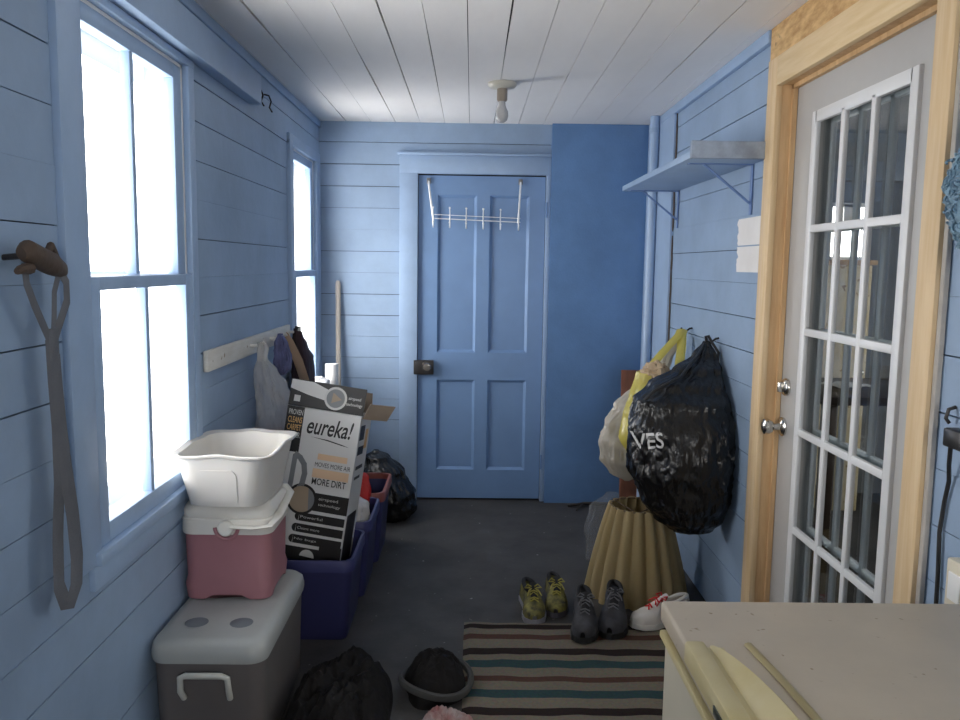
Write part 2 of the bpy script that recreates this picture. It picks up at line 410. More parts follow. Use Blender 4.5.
for i, x in enumerate((-.233, -.134, -.037, .064, .166, .274)):
    z = 1.715 - .012 * (x + .23) / .5
    mb = MB()
    mb.tube([(x, YB - .016, z + .035), (x, YB - .016, z - .02), (x, YB - .02, z - .036), (x, YB - .035, z - .045), (x, YB - .05, z - .036), (x, YB - .053, z - .018)], .004, 8)
    mb.tube([(x, YB - .016, z + .03), (x, YB - .035, z + .045), (x, YB - .05, z + .066)], .0035, 8)
    mb.ball((x, YB - .053, z - .016), .0065, 10, 8); mb.ball((x, YB - .051, z + .069), .0065, 10, 8)
    mb.obj('hook', m_bright, hk)

# vertical pipe in the corner
pp = thing('corner_pipe', 'pale blue vertical pipe in the right back corner', 'pipe', (1.0, 4.62, 0))
mb = MB(); mb.tube([(1.0, 4.62, 0), (1.0, 4.62, ZC)], .026, 20); mb.obj('pipe', mat('pale_blue_pipe', (.34, .46, .64), .35), pp)
for z in (.5, 2.2):
    mb = MB(); mb.lathe([(.03, -.012), (.03, .012)], 20, (1.0, 4.62, z)); mb.box(1.0, XR - .017, 4.614, 4.626, z - .012, z + .012); mb.obj('clamp', m_blue2, pp)

# ------------------------------------------------------------------ glazed door in the right wall
d2 = thing('door_2', 'white steel entry door with fifteen glass lites in a raw pine frame', 'door', (XR + .06, 2.36, 0), kind='structure')
XD = 1.095
ya, yb = RD[0] + .016, RD[1] - .016          # jambs inside
mb = MB()
mb.box(XR - .002, XR + .15, RD[0] - .001, ya, 0, RD[3]); mb.box(XR - .002, XR + .15, yb, RD[1] + .001, 0, RD[3]); mb.box(XR - .002, XR + .15, RD[0], RD[1], RD[3] - .016, RD[3] + .001)
mb.box(XD - .018, XD - .002, ya, ya + .012, 0, RD[3] - .016); mb.box(XD - .018, XD - .002, yb - .012, yb, 0, RD[3] - .016); mb.box(XD - .018, XD - .002, ya, yb, RD[3] - .03, RD[3] - .016)
mb.obj('jamb', m_jamb, d2)
mb = MB(); mb.rbox(XR - .022, XR, RD[1] - .018, RD[1] + .068, 0, RD[3] + .078, .003); mb.obj('casing', m_pine, d2)
mb = MB(); mb.rbox(XR - .022, XR, RD[0] - .06, RD[0] + .018, 0, RD[3] + .078, .003); mb.obj('casing', m_pine, d2)
mb = MB(); mb.rbox(XR - .022, XR, RD[0] + .018, RD[1] - .018, RD[3] - .02, RD[3] + .078, .003); mb.obj('casing_header', m_pineh, d2)
# the slab: stiles and rails around the glazing
gy0, gy1, gz0, gz1 = 2.075, 2.655, .27, 1.925
mb = MB()
for a, b, c, d in ((ya + .003, gy0, .01, 2.065), (gy1, yb - .003, .01, 2.065), (gy0, gy1, .01, gz0), (gy0, gy1, gz1, 2.065)): mb.box(XD, XD + .044, a, b, c, d)
mb.obj('slab', m_steel, d2)
mb = MB(); e = .026
for xa, xb in ((XD - .012, XD + .004), (XD + .04, XD + .056)):
    for a, b, c, d in ((gy0 - e, gy0 + e * .5, gz0 - e, gz1 + e), (gy1 - e * .5, gy1 + e, gz0 - e, gz1 + e), (gy0, gy1, gz0 - e, gz0 + e * .5), (gy0, gy1, gz1 - e * .5, gz1 + e)):
        mb.rbox(xa, xb, a, b, c, d, .004)
    for i in (1, 2):
        y = lerp(gy0 + .013, gy1 - .013, i / 3); mb.rbox(xa, xb, y - .0125, y + .0125, gz0, gz1, .004)
    for i in (1, 2, 3, 4):
        z = lerp(gz0 - .02, gz1 - .013, i / 5); mb.rbox(xa + .0005, xb - .0005, gy0, gy1, z - .0125, z + .0125, .004)
mb.obj('lite_grille', m_lite, d2)
mb = MB(); mb.box(XD + .018, XD + .024, gy0 - .005, gy1 + .005, gz0 - .005, gz1 + .005); mb.obj('glass', m_doorglass, d2)
RX = Matrix.Rotation(-PI / 2, 4, 'Y')
mb = MB(); mb.lathe([(.031, 0), (.031, .008), (.026, .014), (.018, .017), (0, .018)], 24, M=Matrix.Translation((XD, 2.785, 1.045)) @ RX)
db = mb.obj('deadbolt', m_chrome, d2)
mb = MB(); mb.rbox(XD - .034, XD - .014, 2.779, 2.791, 1.027, 1.063, .003); mb.obj('thumb_turn', m_chrome, db)
mb = MB(); mb.lathe([(.033, 0), (.033, .006), (.027, .012), (.013, .016), (.012, .036), (.022, .042), (.028, .056), (.026, .068), (.014, .074), (0, .075)], 24, M=Matrix.Translation((XD, 2.80, .903)) @ RX)
mb.obj('door_knob', m_chrome, d2)
mb = MB(); mb.rbox(XR + .0, XD, ya, yb, 0, .012, .003); mb.obj('threshold', m_jamb, d2)
# strand board strip above the casing
mb = MB(); mb.box(XR - .012, XR + .001, 1.45, RD[1] + .082, RD[3] + .079, ZC - .001)
ob = tag(mb.obj('trim_strand_board', m_osb), 'bare strand board strip above the glazed door', 'board', kind='structure')
# grey plank edge beside the hinge side casing
mb = MB(); mb.rbox(XR - .012, XR, RD[0] - .078, RD[0] - .061, 0, RD[3] + .07, .002)
tag(mb.obj('trim_edge', mat('weathered_edge', (.44, .41, .37), .8, var=.2)), 'weathered edge strip right of the door casing', 'trim', kind='structure')

# ------------------------------------------------------------------ room beyond the glazed door
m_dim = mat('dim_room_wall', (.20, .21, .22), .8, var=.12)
AX0, AX1, AY0, AY1 = XR + .15, 4.0, .6, 5.2
mb = MB()
mb.box(AX0, AX1, AY0 - .1, AY0, 0, 2.36)
for a, b, c, d in wall_rects(AY0 - .1, AY1 + .1, 0, 2.36, [(2.2, 3.6, .95, 1.95)]): mb.box(AX1, AX1 + .1, a, b, c, d)  # unseen opening in the side wall, added to light the cupboard
for a, b, c, d in wall_rects(AX0, AX1, 0, 2.36, [(2.25, 2.50, 1.52, 1.86)]): mb.box(a, b, AY1, AY1 + .1, c, d)
mb.box(AX0, AX1 + .1, AY0 - .1, AY1 + .1, 2.30, 2.38)
tag(mb.obj('wall_inner_room', m_dim), 'dim walls of the room seen through the glazed door', 'wall', kind='structure')
wi = thing('window_4', 'small bright window seen through the glazed door', 'window', (2.41, AY1, 1.52), kind='structure')
mb = MB()
for a, b, c, d in ((2.245, 2.265, 1.51, 1.87), (2.485, 2.505, 1.51, 1.87), (2.245, 2.505, 1.845, 1.87), (2.245, 2.505, 1.51, 1.535), (2.335, 2.395, 1.755, 1.86)): mb.box(a, b, AY1 - .01, AY1 + .06, c, d)
mb.obj('window_frame', m_white, wi)


cb = thing('cupboard', 'tall pale pine cupboard below the small window of the inner room', 'cupboard', (2.40, 4.98, 0))
m_palepine = mat('pale_pine', (.70, .55, .30), .6, col2=(.86, .76, .55), vscale=7, spots=((.35, .22, .08), 26, .66))
mb = MB(); mb.rbox(2.11, 2.35, 4.80, 5.18, .0, 1.48, .006); mb.obj('body', m_palepine, cb)
mb = MB(); mb.rbox(2.095, 2.365, 4.77, 5.19, 1.48, 1.51, .006); mb.obj('top', m_jamb, cb)
mb = MB(); mb.rbox(2.125, 2.335, 4.785, 4.80, .06, 1.46, .004); do = mb.obj('door', m_palepine, cb)
mb = MB(); mb.ball((2.31, 4.772, .85), .016); mb.obj('knob', m_chrome, do)
tb = thing('table', 'dark wooden table in the room beyond the glazed door', 'table', (2.05, 4.0, 0))
m_darkwood = mat('dark_wood', (.05, .032, .022), .35, var=.3)
mb = MB(); mb.rbox(1.65, 2.55, 3.75, 4.45, .82, .86, .006); mb.obj('tabletop', m_darkwood, tb)
for x in (1.70, 2.50):
    for y in (3.80, 4.40):
        mb = MB(); mb.rbox(x - .03, x + .03, y - .03, y + .03, 0, .82, .005); mb.obj('leg', m_darkwood, tb)
mb = MB(); mb.M = Matrix.Translation((1.92, 4.12, .8605)) @ Matrix.Rotation(.4, 4, 'Z')
mb.loft([[(lerp(-.11, .11, i / 8), y, .012 * math.sin(i * .9 + k) ** 2 + k * .0006) for i in range(9)] for k, y in enumerate((-.09, -.03, .03, .09))], False, False, closed=False)
tag(mb.obj('paper', m_white), 'curled white paper on the dark table beyond the glass', 'paper')

# ------------------------------------------------------------------ shapes used by several things
def rrect(cx, cy, wx, wy, r, z, n=6, fn=None):
    pts = []
    for q, (sx, sy) in enumerate(((1, 1), (-1, 1), (-1, -1), (1, -1))):
        for i in range(n + 1):
            a = PI / 2 * (q + i / n)
            pts.append((cx + sx * (wx / 2 - r) + r * math.cos(a), cy + sy * (wy / 2 - r) + r * math.sin(a), z))
    # straight runs get extra points so that rims can wave
    out = []
    for i_, (p, q) in enumerate(zip(pts, pts[1:] + pts[:1])):
        out.append(p)
        if i_ % (n + 1) == n:
            for k in range(1, 8): out.append(tuple(lerp(p[i], q[i], k / 8) for i in range(3)))
    return [(x, y, zz + (fn(x - cx, y - cy) if fn else 0)) for x, y, zz in out]

def bag(keys, seed, wr=.10, pleat=0, n=72, m=56, wfreq=5, pw=2.4, clip=None):
    """sagging bag; keys = (z, x centre, y centre, rx, ry) from the bottom up"""
    mb = MB(); rings = []
    for i in range(m + 1):
        t = i / m; z0, z1 = keys[0][0], keys[-1][0]
        z = lerp(z0, z1, t)
        g = [curve([(k[0], k[c]) for k in keys], z) for c in (1, 2, 3, 4)]
        rr = []
        for j in range(n):
            a = 2 * PI * j / n; ca, sa = math.cos(a), math.sin(a)
            dx = math.copysign(abs(ca) ** (2 / pw), ca); dy = math.copysign(abs(sa) ** (2 / pw), sa)
            p = Vector((ca * 1.3, sa * 1.3, z * 3.2)) * wfreq * .4 + Vector((seed, seed * 2, 0))
            k = 1 + wr * (noise.noise(p) + .55 * (1 - 2 * abs(noise.noise(p * 2.1))) - .2 + .3 * noise.noise(p * 4.7))
            tt = sm(.55, 1, t)
            k += pleat * tt * (math.cos(a * 9 + 2 * noise.noise(p)) + .5 * math.cos(a * 17 + 1))
            rr.append((g[0] + g[2] * dx * k, g[1] + g[3] * dy * k, z))
        rings.append(rr)
    if clip: rings = [[clip(p) for p in r] for r in rings]
    return mb.loft(rings)
def wallclip_r(p): return (min(p[0], XR - .004), p[1], p[2])
def wallclip_l(p): return (max(p[0], XL + .004), p[1], p[2])

def heap(c, r, h, seed, wr=.35, n=64, m=28, freq=2.4):
    """crumpled cloth heap resting on z = c[2]"""
    rings = []
    for i in range(m + 1):
        t = i / m; rr = []
        for j in range(n):
            a = 2 * PI * j / n; d = Vector((math.cos(a), math.sin(a), 0)) * (1 - t)
            p = d * freq + Vector((seed, seed * 1.7, seed * .3))
            f = noise.noise(p) + .6 * (1 - 2 * abs(noise.noise(p * 2.3))) + .35 * noise.noise(p * 5)
            e = 1 + .28 * noise.noise(Vector((math.cos(a) * 1.4, math.sin(a) * 1.4, seed)))
            prof = math.sqrt(max(0, 1 - (1 - t) ** 2.2))
            rr.append((c[0] + d.x * r[0] * e, c[1] + d.y * r[1] * e, c[2] + max(0, h * prof * (1 + wr * f))))
        rings.append(rr)
    return MB().loft(rings, True, True)

# ------------------------------------------------------------------ ceiling bulb
lf = thing('ceiling_light', 'bare unlit bulb in a white holder on the plank ceiling', 'light', (.129, 3.86, ZC))
mb = MB(); mb.lathe([(.0, 0), (.066, 0), (.066, -.010), (.058, -.020), (.032, -.026), (0, -.026)], 32, (.129, 3.86, ZC)); mb.obj('base', mat('yellowed_china', (.60, .58, .50), .35), lf)
mb = MB(); mb.lathe([(.024, -.022), (.024, -.075), (.019, -.082), (0, -.082)], 24, (.129, 3.86, ZC)); mb.obj('socket', mat('tan_socket', (.30, .25, .20), .5), lf)
mb = MB(); mb.lathe([(.014, -.078), (.016, -.10), (.028, -.125), (.0295, -.145), (.024, -.165), (.012, -.175), (0, -.177)], 24, (.129, 3.86, ZC)); mb.obj('bulb', mat('frosted_bulb', (.62, .62, .62), .25, trans=.25), lf)

# ------------------------------------------------------------------ shelf with brackets
sh = thing('wall_shelf', 'blue painted shelf high on the right wall', 'shelf', (XR, 3.6, 1.84))
mb = MB(); mb.rbox(.768, XR - .0005, 2.935, 4.27, 1.836, 1.862, .003); mb.obj('board', m_blue2, sh)
mb = MB(); mb.rbox(.762, XR - .0005, 2.917, 2.936, 1.832, 1.892, .003)
tag(mb.obj('end_board', mat('bare_grey_wood', (.30, .36, .46), .8, var=.25, vscale=14, bump=.4), sh), 'rough grey end board')
m_brk = mat('blue_bracket', (.15, .24, .46), .45)
for y in (3.10, 4.20):
    b = MB(); b.box(XR - .004, XR - .0005, y - .012, y + .012, 1.65, 1.836); b.box(.80, XR, y - .012, y + .012, 1.832, 1.836)
    b.tube([(.86, y, 1.833), (XR - .003, y, 1.69)], .005, 8); b.obj('bracket', m_brk, sh)
for y in (3.06, 3.6):
    pass

# ------------------------------------------------------------------ things hung on the right wall
def wall_hook(y, z, label):
    mb = MB(); mb.tube([(XR + .001, y, z + .012), (XR - .012, y, z + .01), (XR - .03, y, z - .004), (XR - .045, y, z - .002), (XR - .052, y, z + .014)], .0045, 8)
    return tag(mb.obj('coat_hook', m_blackiron), label, 'hook')
wall_hook(3.42, 1.145, 'black hook carrying the black garbage bag on right wall')
wall_hook(3.84, 1.155, 'black hook carrying the yellow handled bag on right wall')

bb = thing('garbage_bag', 'shiny black garbage bag hanging full from a hook on the right wall', 'bag', (.9, 3.25, .37))
keys = [(.372, .90, 3.22, .01, .01), (.40, .90, 3.22, .085, .08), (.45, .885, 3.22, .135, .13), (.53, .865, 3.22, .172, .17), (.66, .848, 3.22, .198, .19), (.80, .845, 3.23, .198, .18), (.91, .858, 3.26, .182, .155), (.97, .885, 3.30, .145, .12), (1.03, .935, 3.34, .092, .085), (1.09, .977, 3.385, .045, .045), (1.145, .992, 3.415, .014, .014)]
o = bag(keys, 3.3, .10, .07, n=130, m=84, wfreq=6, pw=2.7, clip=wallclip_r).obj('bag_body', m_bagblack, bb)
mb = MB(); mb.tube([(.99, 3.415, 1.145), (.985, 3.41, 1.165), (.995, 3.41, 1.168), (1.01, 3.40, 1.14), (1.03, 3.37, 1.10), (1.015, 3.34, 1.04)], .006, 8)
mb.tube([(.99, 3.415, 1.14), (.93, 3.33, 1.09), (.84, 3.22, 1.02), (.72, 3.17, .965), (.69, 3.18, .93)], .007, 8); mb.obj('tie_strap', m_black, bb)

m_yellow = film_mat('yellow_bag_film', (.80, .70, .16), .9, .3, .35)
m_whitefilm = film_mat('white_bag_film', (.62, .57, .48), .93, .35, .35)
yb_ = thing('plastic_bag', 'yellow handled plastic bag squeezed behind the black garbage bag', 'bag', (.85, 3.6, .6))
keys = [(.58, .78, 3.56, .01, .01), (.62, .775, 3.56, .07, .06), (.70, .77, 3.56, .10, .08), (.80, .785, 3.57, .10, .08), (.90, .81, 3.58, .095, .08), (.97, .825, 3.60, .085, .07), (.985, .825, 3.6, .08, .066)]
bag(keys, 8.1, .10, .05, clip=wallclip_r).obj('bag_body', m_yellow, yb_)
mb = MB(); mb.tube([(.75, 3.57, .93), (.79, 3.62, .99), (.88, 3.70, 1.07), (.97, 3.79, 1.14), (.992, 3.84, 1.158), (1.0, 3.84, 1.15)], .02, 10, flat=(.044, .014, (0, 0, 1))); mb.obj('handle', m_yellow, yb_)
mb = MB(); mb.tube([(.90, 3.58, .93), (.935, 3.63, 1.01), (.965, 3.72, 1.08), (.985, 3.80, 1.14), (1.0, 3.84, 1.152)], .02, 10, flat=(.044, .014, (0, 0, 1))); mb.obj('handle', m_yellow, yb_)
mb = MB(); mb.ball((.82, 3.58, .985), .05, 30, 20, (1, 1, .8), lambda d: 1 + .3 * noise.noise(d * 3) + .35 * (1 - 2 * abs(noise.noise(d * 5)))); tag(mb.obj('crumpled_paper', mat('tan_paper', (.50, .38, .25), .8, var=.2)), 'tan paper poking out of the yellow handled bag', 'paper')
wb = thing('plastic_bag', 'white plastic bag bulging left of the black garbage bag', 'bag', (.75, 3.74, .46))
keys = [(.455, .74, 3.74, .012, .012), (.49, .735, 3.74, .07, .06), (.56, .72, 3.74, .105, .09), (.64, .715, 3.75, .11, .10), (.72, .735, 3.76, .10, .09), (.80, .77, 3.78, .085, .07), (.90, .83, 3.80, .06, .05), (1.02, .92, 3.82, .03, .028), (1.13, .99, 3.84, .014, .012)]
bag(keys, 5.2, .20, .08, clip=wallclip_r).obj('bag_body', m_whitefilm, wb)

# print on the black bag: letters laid on its surface
def on_bag(me, M, depth):
    return me
me = text_mesh('VES', .12, .012, .098, .062)
from mathutils.bvhtree import BVHTree
dg = bpy.context.evaluated_depsgraph_get()
bvh = BVHTree.FromPolygons([v.co[:] for v in o.data.vertices], [list(p.vertices) for p in o.data.polygons])
bm = bmesh.new(); bm.from_mesh(me); bmesh.ops.triangulate(bm, faces=bm.faces[:]); bmesh.ops.subdivide_edges(bm, edges=bm.edges[:], cuts=2, use_grid_fill=True)
a = math.radians(14)
for v in bm.verts:
    x, z = v.co.x, v.co.z
    p = Vector((.652 + x * math.cos(a) - z * math.sin(a), 2.6, .742 + x * math.sin(a) + z * math.cos(a)))
    h = bvh.ray_cast(p, Vector((0, 1, 0)))
    v.co = (p.x, (h[0].y if h[0] else 3.2) - .0025, p.z)
mb = MB(); mb.bm(bm, False); mb.obj('bag_print', m_bagprint, bb, weld=False)

# fluffy blue puff on the right
pf = thing('pom_pom', 'fluffy blue yarn puff hanging beside the glazed door casing', 'puff', (.96, 1.66, 1.59))
m_fluff = mat('blue_yarn', (.10, .20, .30), .9, col2=(.22, .36, .46), vscale=18, sheen=.4)
C0 = Vector((.988, 1.492, 1.600)); PS = (.30, 1.5, 1.0)
def fuzz(d): return 1 + .16 * noise.noise(d * 4) + .10 * (1 - 2 * abs(noise.noise(d * 9))) + .06 * noise.noise(d * 22)
mb = MB(); mb.ball(C0, .133, 150, 90, PS, fuzz); mb.obj('core', m_fluff, pf)
rnd = random.Random(4); mb = MB()
for i in range(900):
    d = Vector((rnd.gauss(0, 1), rnd.gauss(0, 1), rnd.gauss(0, 1))).normalized(); k = .133 * fuzz(d)
    p0 = C0 + Vector((d.x * PS[0], d.y * PS[1], d.z * PS[2])) * k
    a_ = d.orthogonal().normalized(); b_ = d.cross(a_); th = rnd.uniform(0, 2 * PI); a_, b_ = a_ * math.cos(th) + b_ * math.sin(th), d
    rr = rnd.uniform(.006, .013)
    q = [p0 + a_ * rr * math.cos(t) + b_ * rr * .8 * math.sin(t) for t in [PI * j / 5 for j in range(6)]]
    mb.tube([Vector((min(p.x, XR - .006), p.y, p.z)) for p in q], .0028, 4)
mb.obj('yarn_loops', m_fluff, pf)
mb = MB(); mb.tube([(.997, 1.49, 1.71), (1.02, 1.49, 1.77), (XR, 1.49, 1.79)], .003, 6); mb.obj('hanging_loop', m_fluff, pf)

# outlet, charger and cord
ol = thing('power_outlet', 'wall outlet with cream plate right of the glazed door', 'outlet', (XR, 1.66, 1.1))
mb = MB(); mb.rbox(XR - .006, XR, 1.60, 1.675, 1.04, 1.155, .003); mb.obj('plate', m_blue2, ol)
ch = thing('power_adapter', 'black plug adapter with a cord on the wall right of the door', 'adapter', (XR - .03, 1.675, 1.09))
mb = MB(); mb.rbox(XR - .042, XR - .007, 1.63, 1.693, 1.082, 1.122, .005); mb.obj('body', m_black, ch)
mb = MB(); mb.tube([(XR - .028, 1.683, 1.084), (XR - .02, 1.697, 1.04), (XR - .008, 1.712, 1.0), (XR - .006, 1.726, .95), (XR - .006, 1.735, .88), (XR - .006, 1.728, .78), (XR - .006, 1.722, .6), (XR - .006, 1.72, .3)], .0048, 8); mb.obj('cord', m_black, ch)
mb = MB(); mb.tube([(XR, 1.722, 1.16), (XR - .015, 1.722, 1.155), (XR - .02, 1.722, 1.135), (XR - .012, 1.722, 1.125)], .004, 6); tag(mb.obj('small_hook', m_blackiron), 'tiny dark hook above the black plug adapter', 'hook')
o2 = thing('wall_box', 'small cream box low on the wall near the freezer', 'outlet box', (XR, 1.62, .8))
mb = MB(); mb.rbox(XR - .03, XR, 1.59, 1.662, .74, .85, .006); mb.obj('box', mat('cream_plastic', (.72, .66, .52), .4), o2)
mb = MB(); mb.rbox(XR - .0335, XR - .029, 1.605, 1.647, .765, .825, .002); mb.obj('cover', m_white, o2)

# ------------------------------------------------------------------ chest freezer
fz = thing('chest_freezer', 'off-white chest freezer with a rusty lid in the right foreground', 'freezer', (.69, .93, 0))
m_enamel = mat('old_white_enamel', (.49, .415, .315), .45, var=.05, vscale=9, spots=((.26, .19, .11), 48, .70))
m_enamel2 = mat('white_enamel_side', (.52, .475, .37), .42, var=.04)
m_cream = mat('yellowed_plastic', (.54, .44, .20), .42, col2=(.62, .53, .30), vscale=8)
mb = MB(); mb.rbox(.352, 1.025, .42, 1.392, .03, .800, .012, 3); mb.obj('body', m_enamel2, fz)
mb = MB(); mb.rbox(.360, 1.018, .43, 1.386, .798, .822, .004); mb.obj('gasket', mat('grey_gasket', (.16, .13, .10), .7), fz)
mb = MB(); mb.rbox(.344, .366, .42, 1.396, .792, .806, .004); mb.obj('trim_strip', m_cream, fz)
mb = MB(); mb.rbox(.345, 1.03, .415, 1.400, .820, .858, .007, 3); ld = mb.obj('lid', m_enamel, fz)
mb = MB(); rings = []           # handle inlay on the front edge of the lid
mb.rbox(.341, .372, .60, 1.222, .832, .868, .005)
mb.rbox(.366, .402, .61, 1.216, .852, .8592, .0005)
hd = tag(mb.obj('handle', m_cream, fz), 'yellowed plastic handle inlay')
mb = MB(); rings = []
for i in range(41):
    t = i / 40; y = lerp(1.218, .61, t); b = math.sin(PI * t) ** .75
    xa = .380 + .004 * b; xb = .386 + .040 * b; h = .024 * b + .001
    rings.append([(xa, y, .859), (xa + .2 * (xb - xa), y, .8605 + h * .35), (xa + .6 * (xb - xa), y, .8605 + h * .8), (xb - .006 * b, y, .8605 + h), (xb, y, .8605 + h * .8), (xb + .001, y, .859)])
mb.loft(rings); mb.obj('grip', m_cream, hd)
mb = MB(); pts = [(.442 + .022 * math.sin(PI * i / 30), lerp(1.222, .60, i / 30), .861) for i in range(31)]
mb.tube(pts, .0055, 8, flat=(.014, .008, (0, 0, 1))); mb.obj('handle_edge', mat('brown_edge', (.36, .29, .14), .5), hd)
mb = MB(); mb.rbox(.3395, .343, 1.02, 1.06, .838, .852, .001); mb.obj('badge', mat('dark_badge', (.06, .07, .06), .3, metal=.5), hd)
for x in (.42, .96):
    for y in (.5, 1.32):
        mb = MB(); mb.lathe([(.025, 0), (.025, .032)], 16, (x, y, 0)); mb.obj('foot', m_black, fz)

# ------------------------------------------------------------------ coolers and dish pan by the window
cl = thing('cooler', 'big dark sided picnic cooler with grey lid under the window', 'cooler', (-.735, 2.495, 0))
ZS = .955
m_cool = mat('dull_grey_cooler', (.12, .108, .105), .55, var=.08)
m_coollid = mat('pale_grey_lid', (.37, .385, .375), .45, var=.05)
m_cooltrim = mat('pale_handle', (.50, .50, .46), .45)
mb = MB(); cx, cy = -.737, 2.495
mb.loft([rrect(cx, cy, .29, .54, .03, 0), rrect(cx, cy, .30, .55, .04, .015), rrect(cx, cy, .318, .572, .045, .318)]); mb.obj('body', m_cool, cl)
mb = MB(); mb.loft([rrect(cx, cy, .33, .585, .05, .318), rrect(cx, cy, .335, .59, .05, .33), rrect(cx, cy, .335, .59, .05, .345), rrect(cx, cy, .328, .582, .05, .366), rrect(cx, cy, .305, .56, .05, .378), rrect(cx, cy, .26, .51, .05, .381)]); ll = mb.obj('lid', m_coollid, cl)
m_cup = mat('grey_recess', (.16, .18, .20), .6)
for x, y in ((-.805, 2.335), (-.672, 2.335), (-.805, 2.69), (-.672, 2.69)):
    mb = MB(); mb.lathe([(0, .3825), (.031, .3825), (.034, .3815), (.034, .380)], 28, (x, y, 0)); mb.obj('cup_recess', m_cup, ll)
for sgn, yy in ((-1, 2.207), (1, 2.783)):
    mb = MB(); mb.tube([(cx - .065, yy, .215), (cx - .068, yy + sgn * .02, .245), (cx - .066, yy + sgn * .026, .288), (cx - .05, yy + sgn * .03, .296), (cx + .05, yy + sgn * .03, .296), (cx + .066, yy + sgn * .026, .288), (cx + .068, yy + sgn * .02, .245), (cx + .065, yy, .215)], .009, 10); mb.obj('handle', m_cooltrim, cl)

pc = thing('small_cooler', 'pink lunch cooler with white lid standing on the big cooler', 'cooler', (-.745, 2.61, .38))
m_pink = mat('pink_plastic', (.36, .165, .19), .5, var=.05)
m_whitepl = mat('white_plastic', (.76, .74, .69), .4)
cx, cy = -.762, 2.625
mb = MB()
def foot(x, y): return .014 * sm(.07, .04, abs(x)) if abs(y) > .09 else .014 * sm(.09, .06, abs(y))
mb.loft([rrect(cx, cy, .245, .235, .035, .382, fn=foot), rrect(cx, cy, .27, .26, .04, .386, fn=foot), rrect(cx, cy, .28, .268, .04, .43), rrect(cx, cy, .268, .258, .04, .455), rrect(cx, cy, .275, .262, .04, .60)]); mb.obj('body', m_pink, pc)
mb = MB(); mb.loft([rrect(cx, cy, .285, .272, .042, .598), rrect(cx, cy, .290, .276, .044, .604), rrect(cx, cy, .288, .275, .044, .646), rrect(cx, cy, .27, .258, .044, .652)]); mb.obj('collar', m_whitepl, pc)
mb = MB(); mb.loft([rrect(cx, cy, .278, .265, .044, .65), rrect(cx, cy, .284, .272, .046, .655), rrect(cx, cy, .284, .272, .046, .675), rrect(cx, cy, .26, .25, .05, .692), rrect(cx, cy, .20, .19, .05, .697)]); mb.obj('lid', m_whitepl, pc)
mb = MB(); RXn = Matrix.Rotation(PI / 2, 4, 'X')
mb.lathe([(.025, 0), (.025, .012), (.021, .016), (0, .016)], 24, M=Matrix.Translation((cx + .005, cy - .138, .622)) @ RXn); mb.obj('latch_button', m_whitepl, pc)
mb = MB(); mb.tube([(cx + .005 + .036 * math.cos(a), cy - .139, .622 + .036 * math.sin(a)) for a in [PI * (1 + k / 14) for k in range(15)]], .006, 8); mb.obj('latch_ring', m_pink, pc)
mb = MB(); mb.tube([(cx + .02, cy - .146, .628), (cx + .09, cy - .15, .626), (cx + .142, cy - .145, .632), (cx + .155, cy - .09, .645), (cx + .156, cy, .66), (cx + .154, cy + .09, .672), (cx + .13, cy + .143, .68), (cx - .13, cy + .143, .68), (cx - .146, cy + .09, .672), (cx - .146, cy - .09, .64)], .011, 10, flat=(.030, .012, (0, 0, 1))); mb.obj('handle', m_whitepl, pc)

dp = thing('dish_pan', 'white plastic dish pan stacked on the pink cooler', 'dish pan', (-.75, 2.6, .70))
m_pan = mat('white_pan_plastic', (.60, .585, .56), .38, sss=.15)
cx, cy = -.748, 2.592
def wave(k): return lambda x, y: k * (sm(.075, 0, abs(x)) if abs(y) > .15 else sm(.10, 0, abs(y)))
mb = MB(); wv = .007
outer = [rrect(cx, cy, .215, .285, .05, .700), rrect(cx, cy, .235, .305, .055, .704), rrect(cx, cy, .265, .345, .055, .79), rrect(cx, cy, .288, .372, .055, .855, fn=wave(wv)), rrect(cx, cy, .314, .40, .045, .862, fn=wave(wv)), rrect(cx, cy, .318, .404, .045, .868, fn=wave(wv)), rrect(cx, cy, .310, .396, .045, .871, fn=wave(wv)), rrect(cx, cy, .280, .364, .055, .864, fn=wave(wv)), rrect(cx, cy, .258, .338, .053, .79), rrect(cx, cy, .228, .298, .05, .710), rrect(cx, cy, .18, .25, .05, .708)]
rot = Matrix.Translation((cx, cy, 0)) @ Matrix.Rotation(math.radians(-1), 4, 'Z') @ Matrix.Translation((-cx, -cy, 0))
mb.loft(outer, M=rot); mb.obj('tub', m_pan, dp)
mb = MB(); n = 14     # raised arch on the near end
arch = [(-.058, 0), (-.061, .08)] + [(-.061 + .018 - .018 * math.cos(PI / 2 * i / 6), .08 + .025 * math.sin(PI / 2 * i / 6)) for i in range(1, 7)]
arch = arch + [(-x, z) for x, z in reversed(arch)]
rings = []
for dd in (-.002, .0035):
    rings.append([(cx - .012 + x, cy - lerp(.1553, .1788, z / .105) - dd, .718 + z) for x, z in arch])
mb.loft(rings, False, True, closed=True, M=rot, smooth=False); mb.obj('raised_arch', m_pan, dp)
mb = MB(); mb.ball((-.70, 2.68, .734), .05, 18, 10, (1, 1, .35), lambda d: 1 + .15 * noise.noise(d * 3)); 
tag(mb.obj('sponge', mat('yellow_sponge', (.80, .70, .22), .9)), 'yellow sponge lying in the white dish pan', 'sponge')

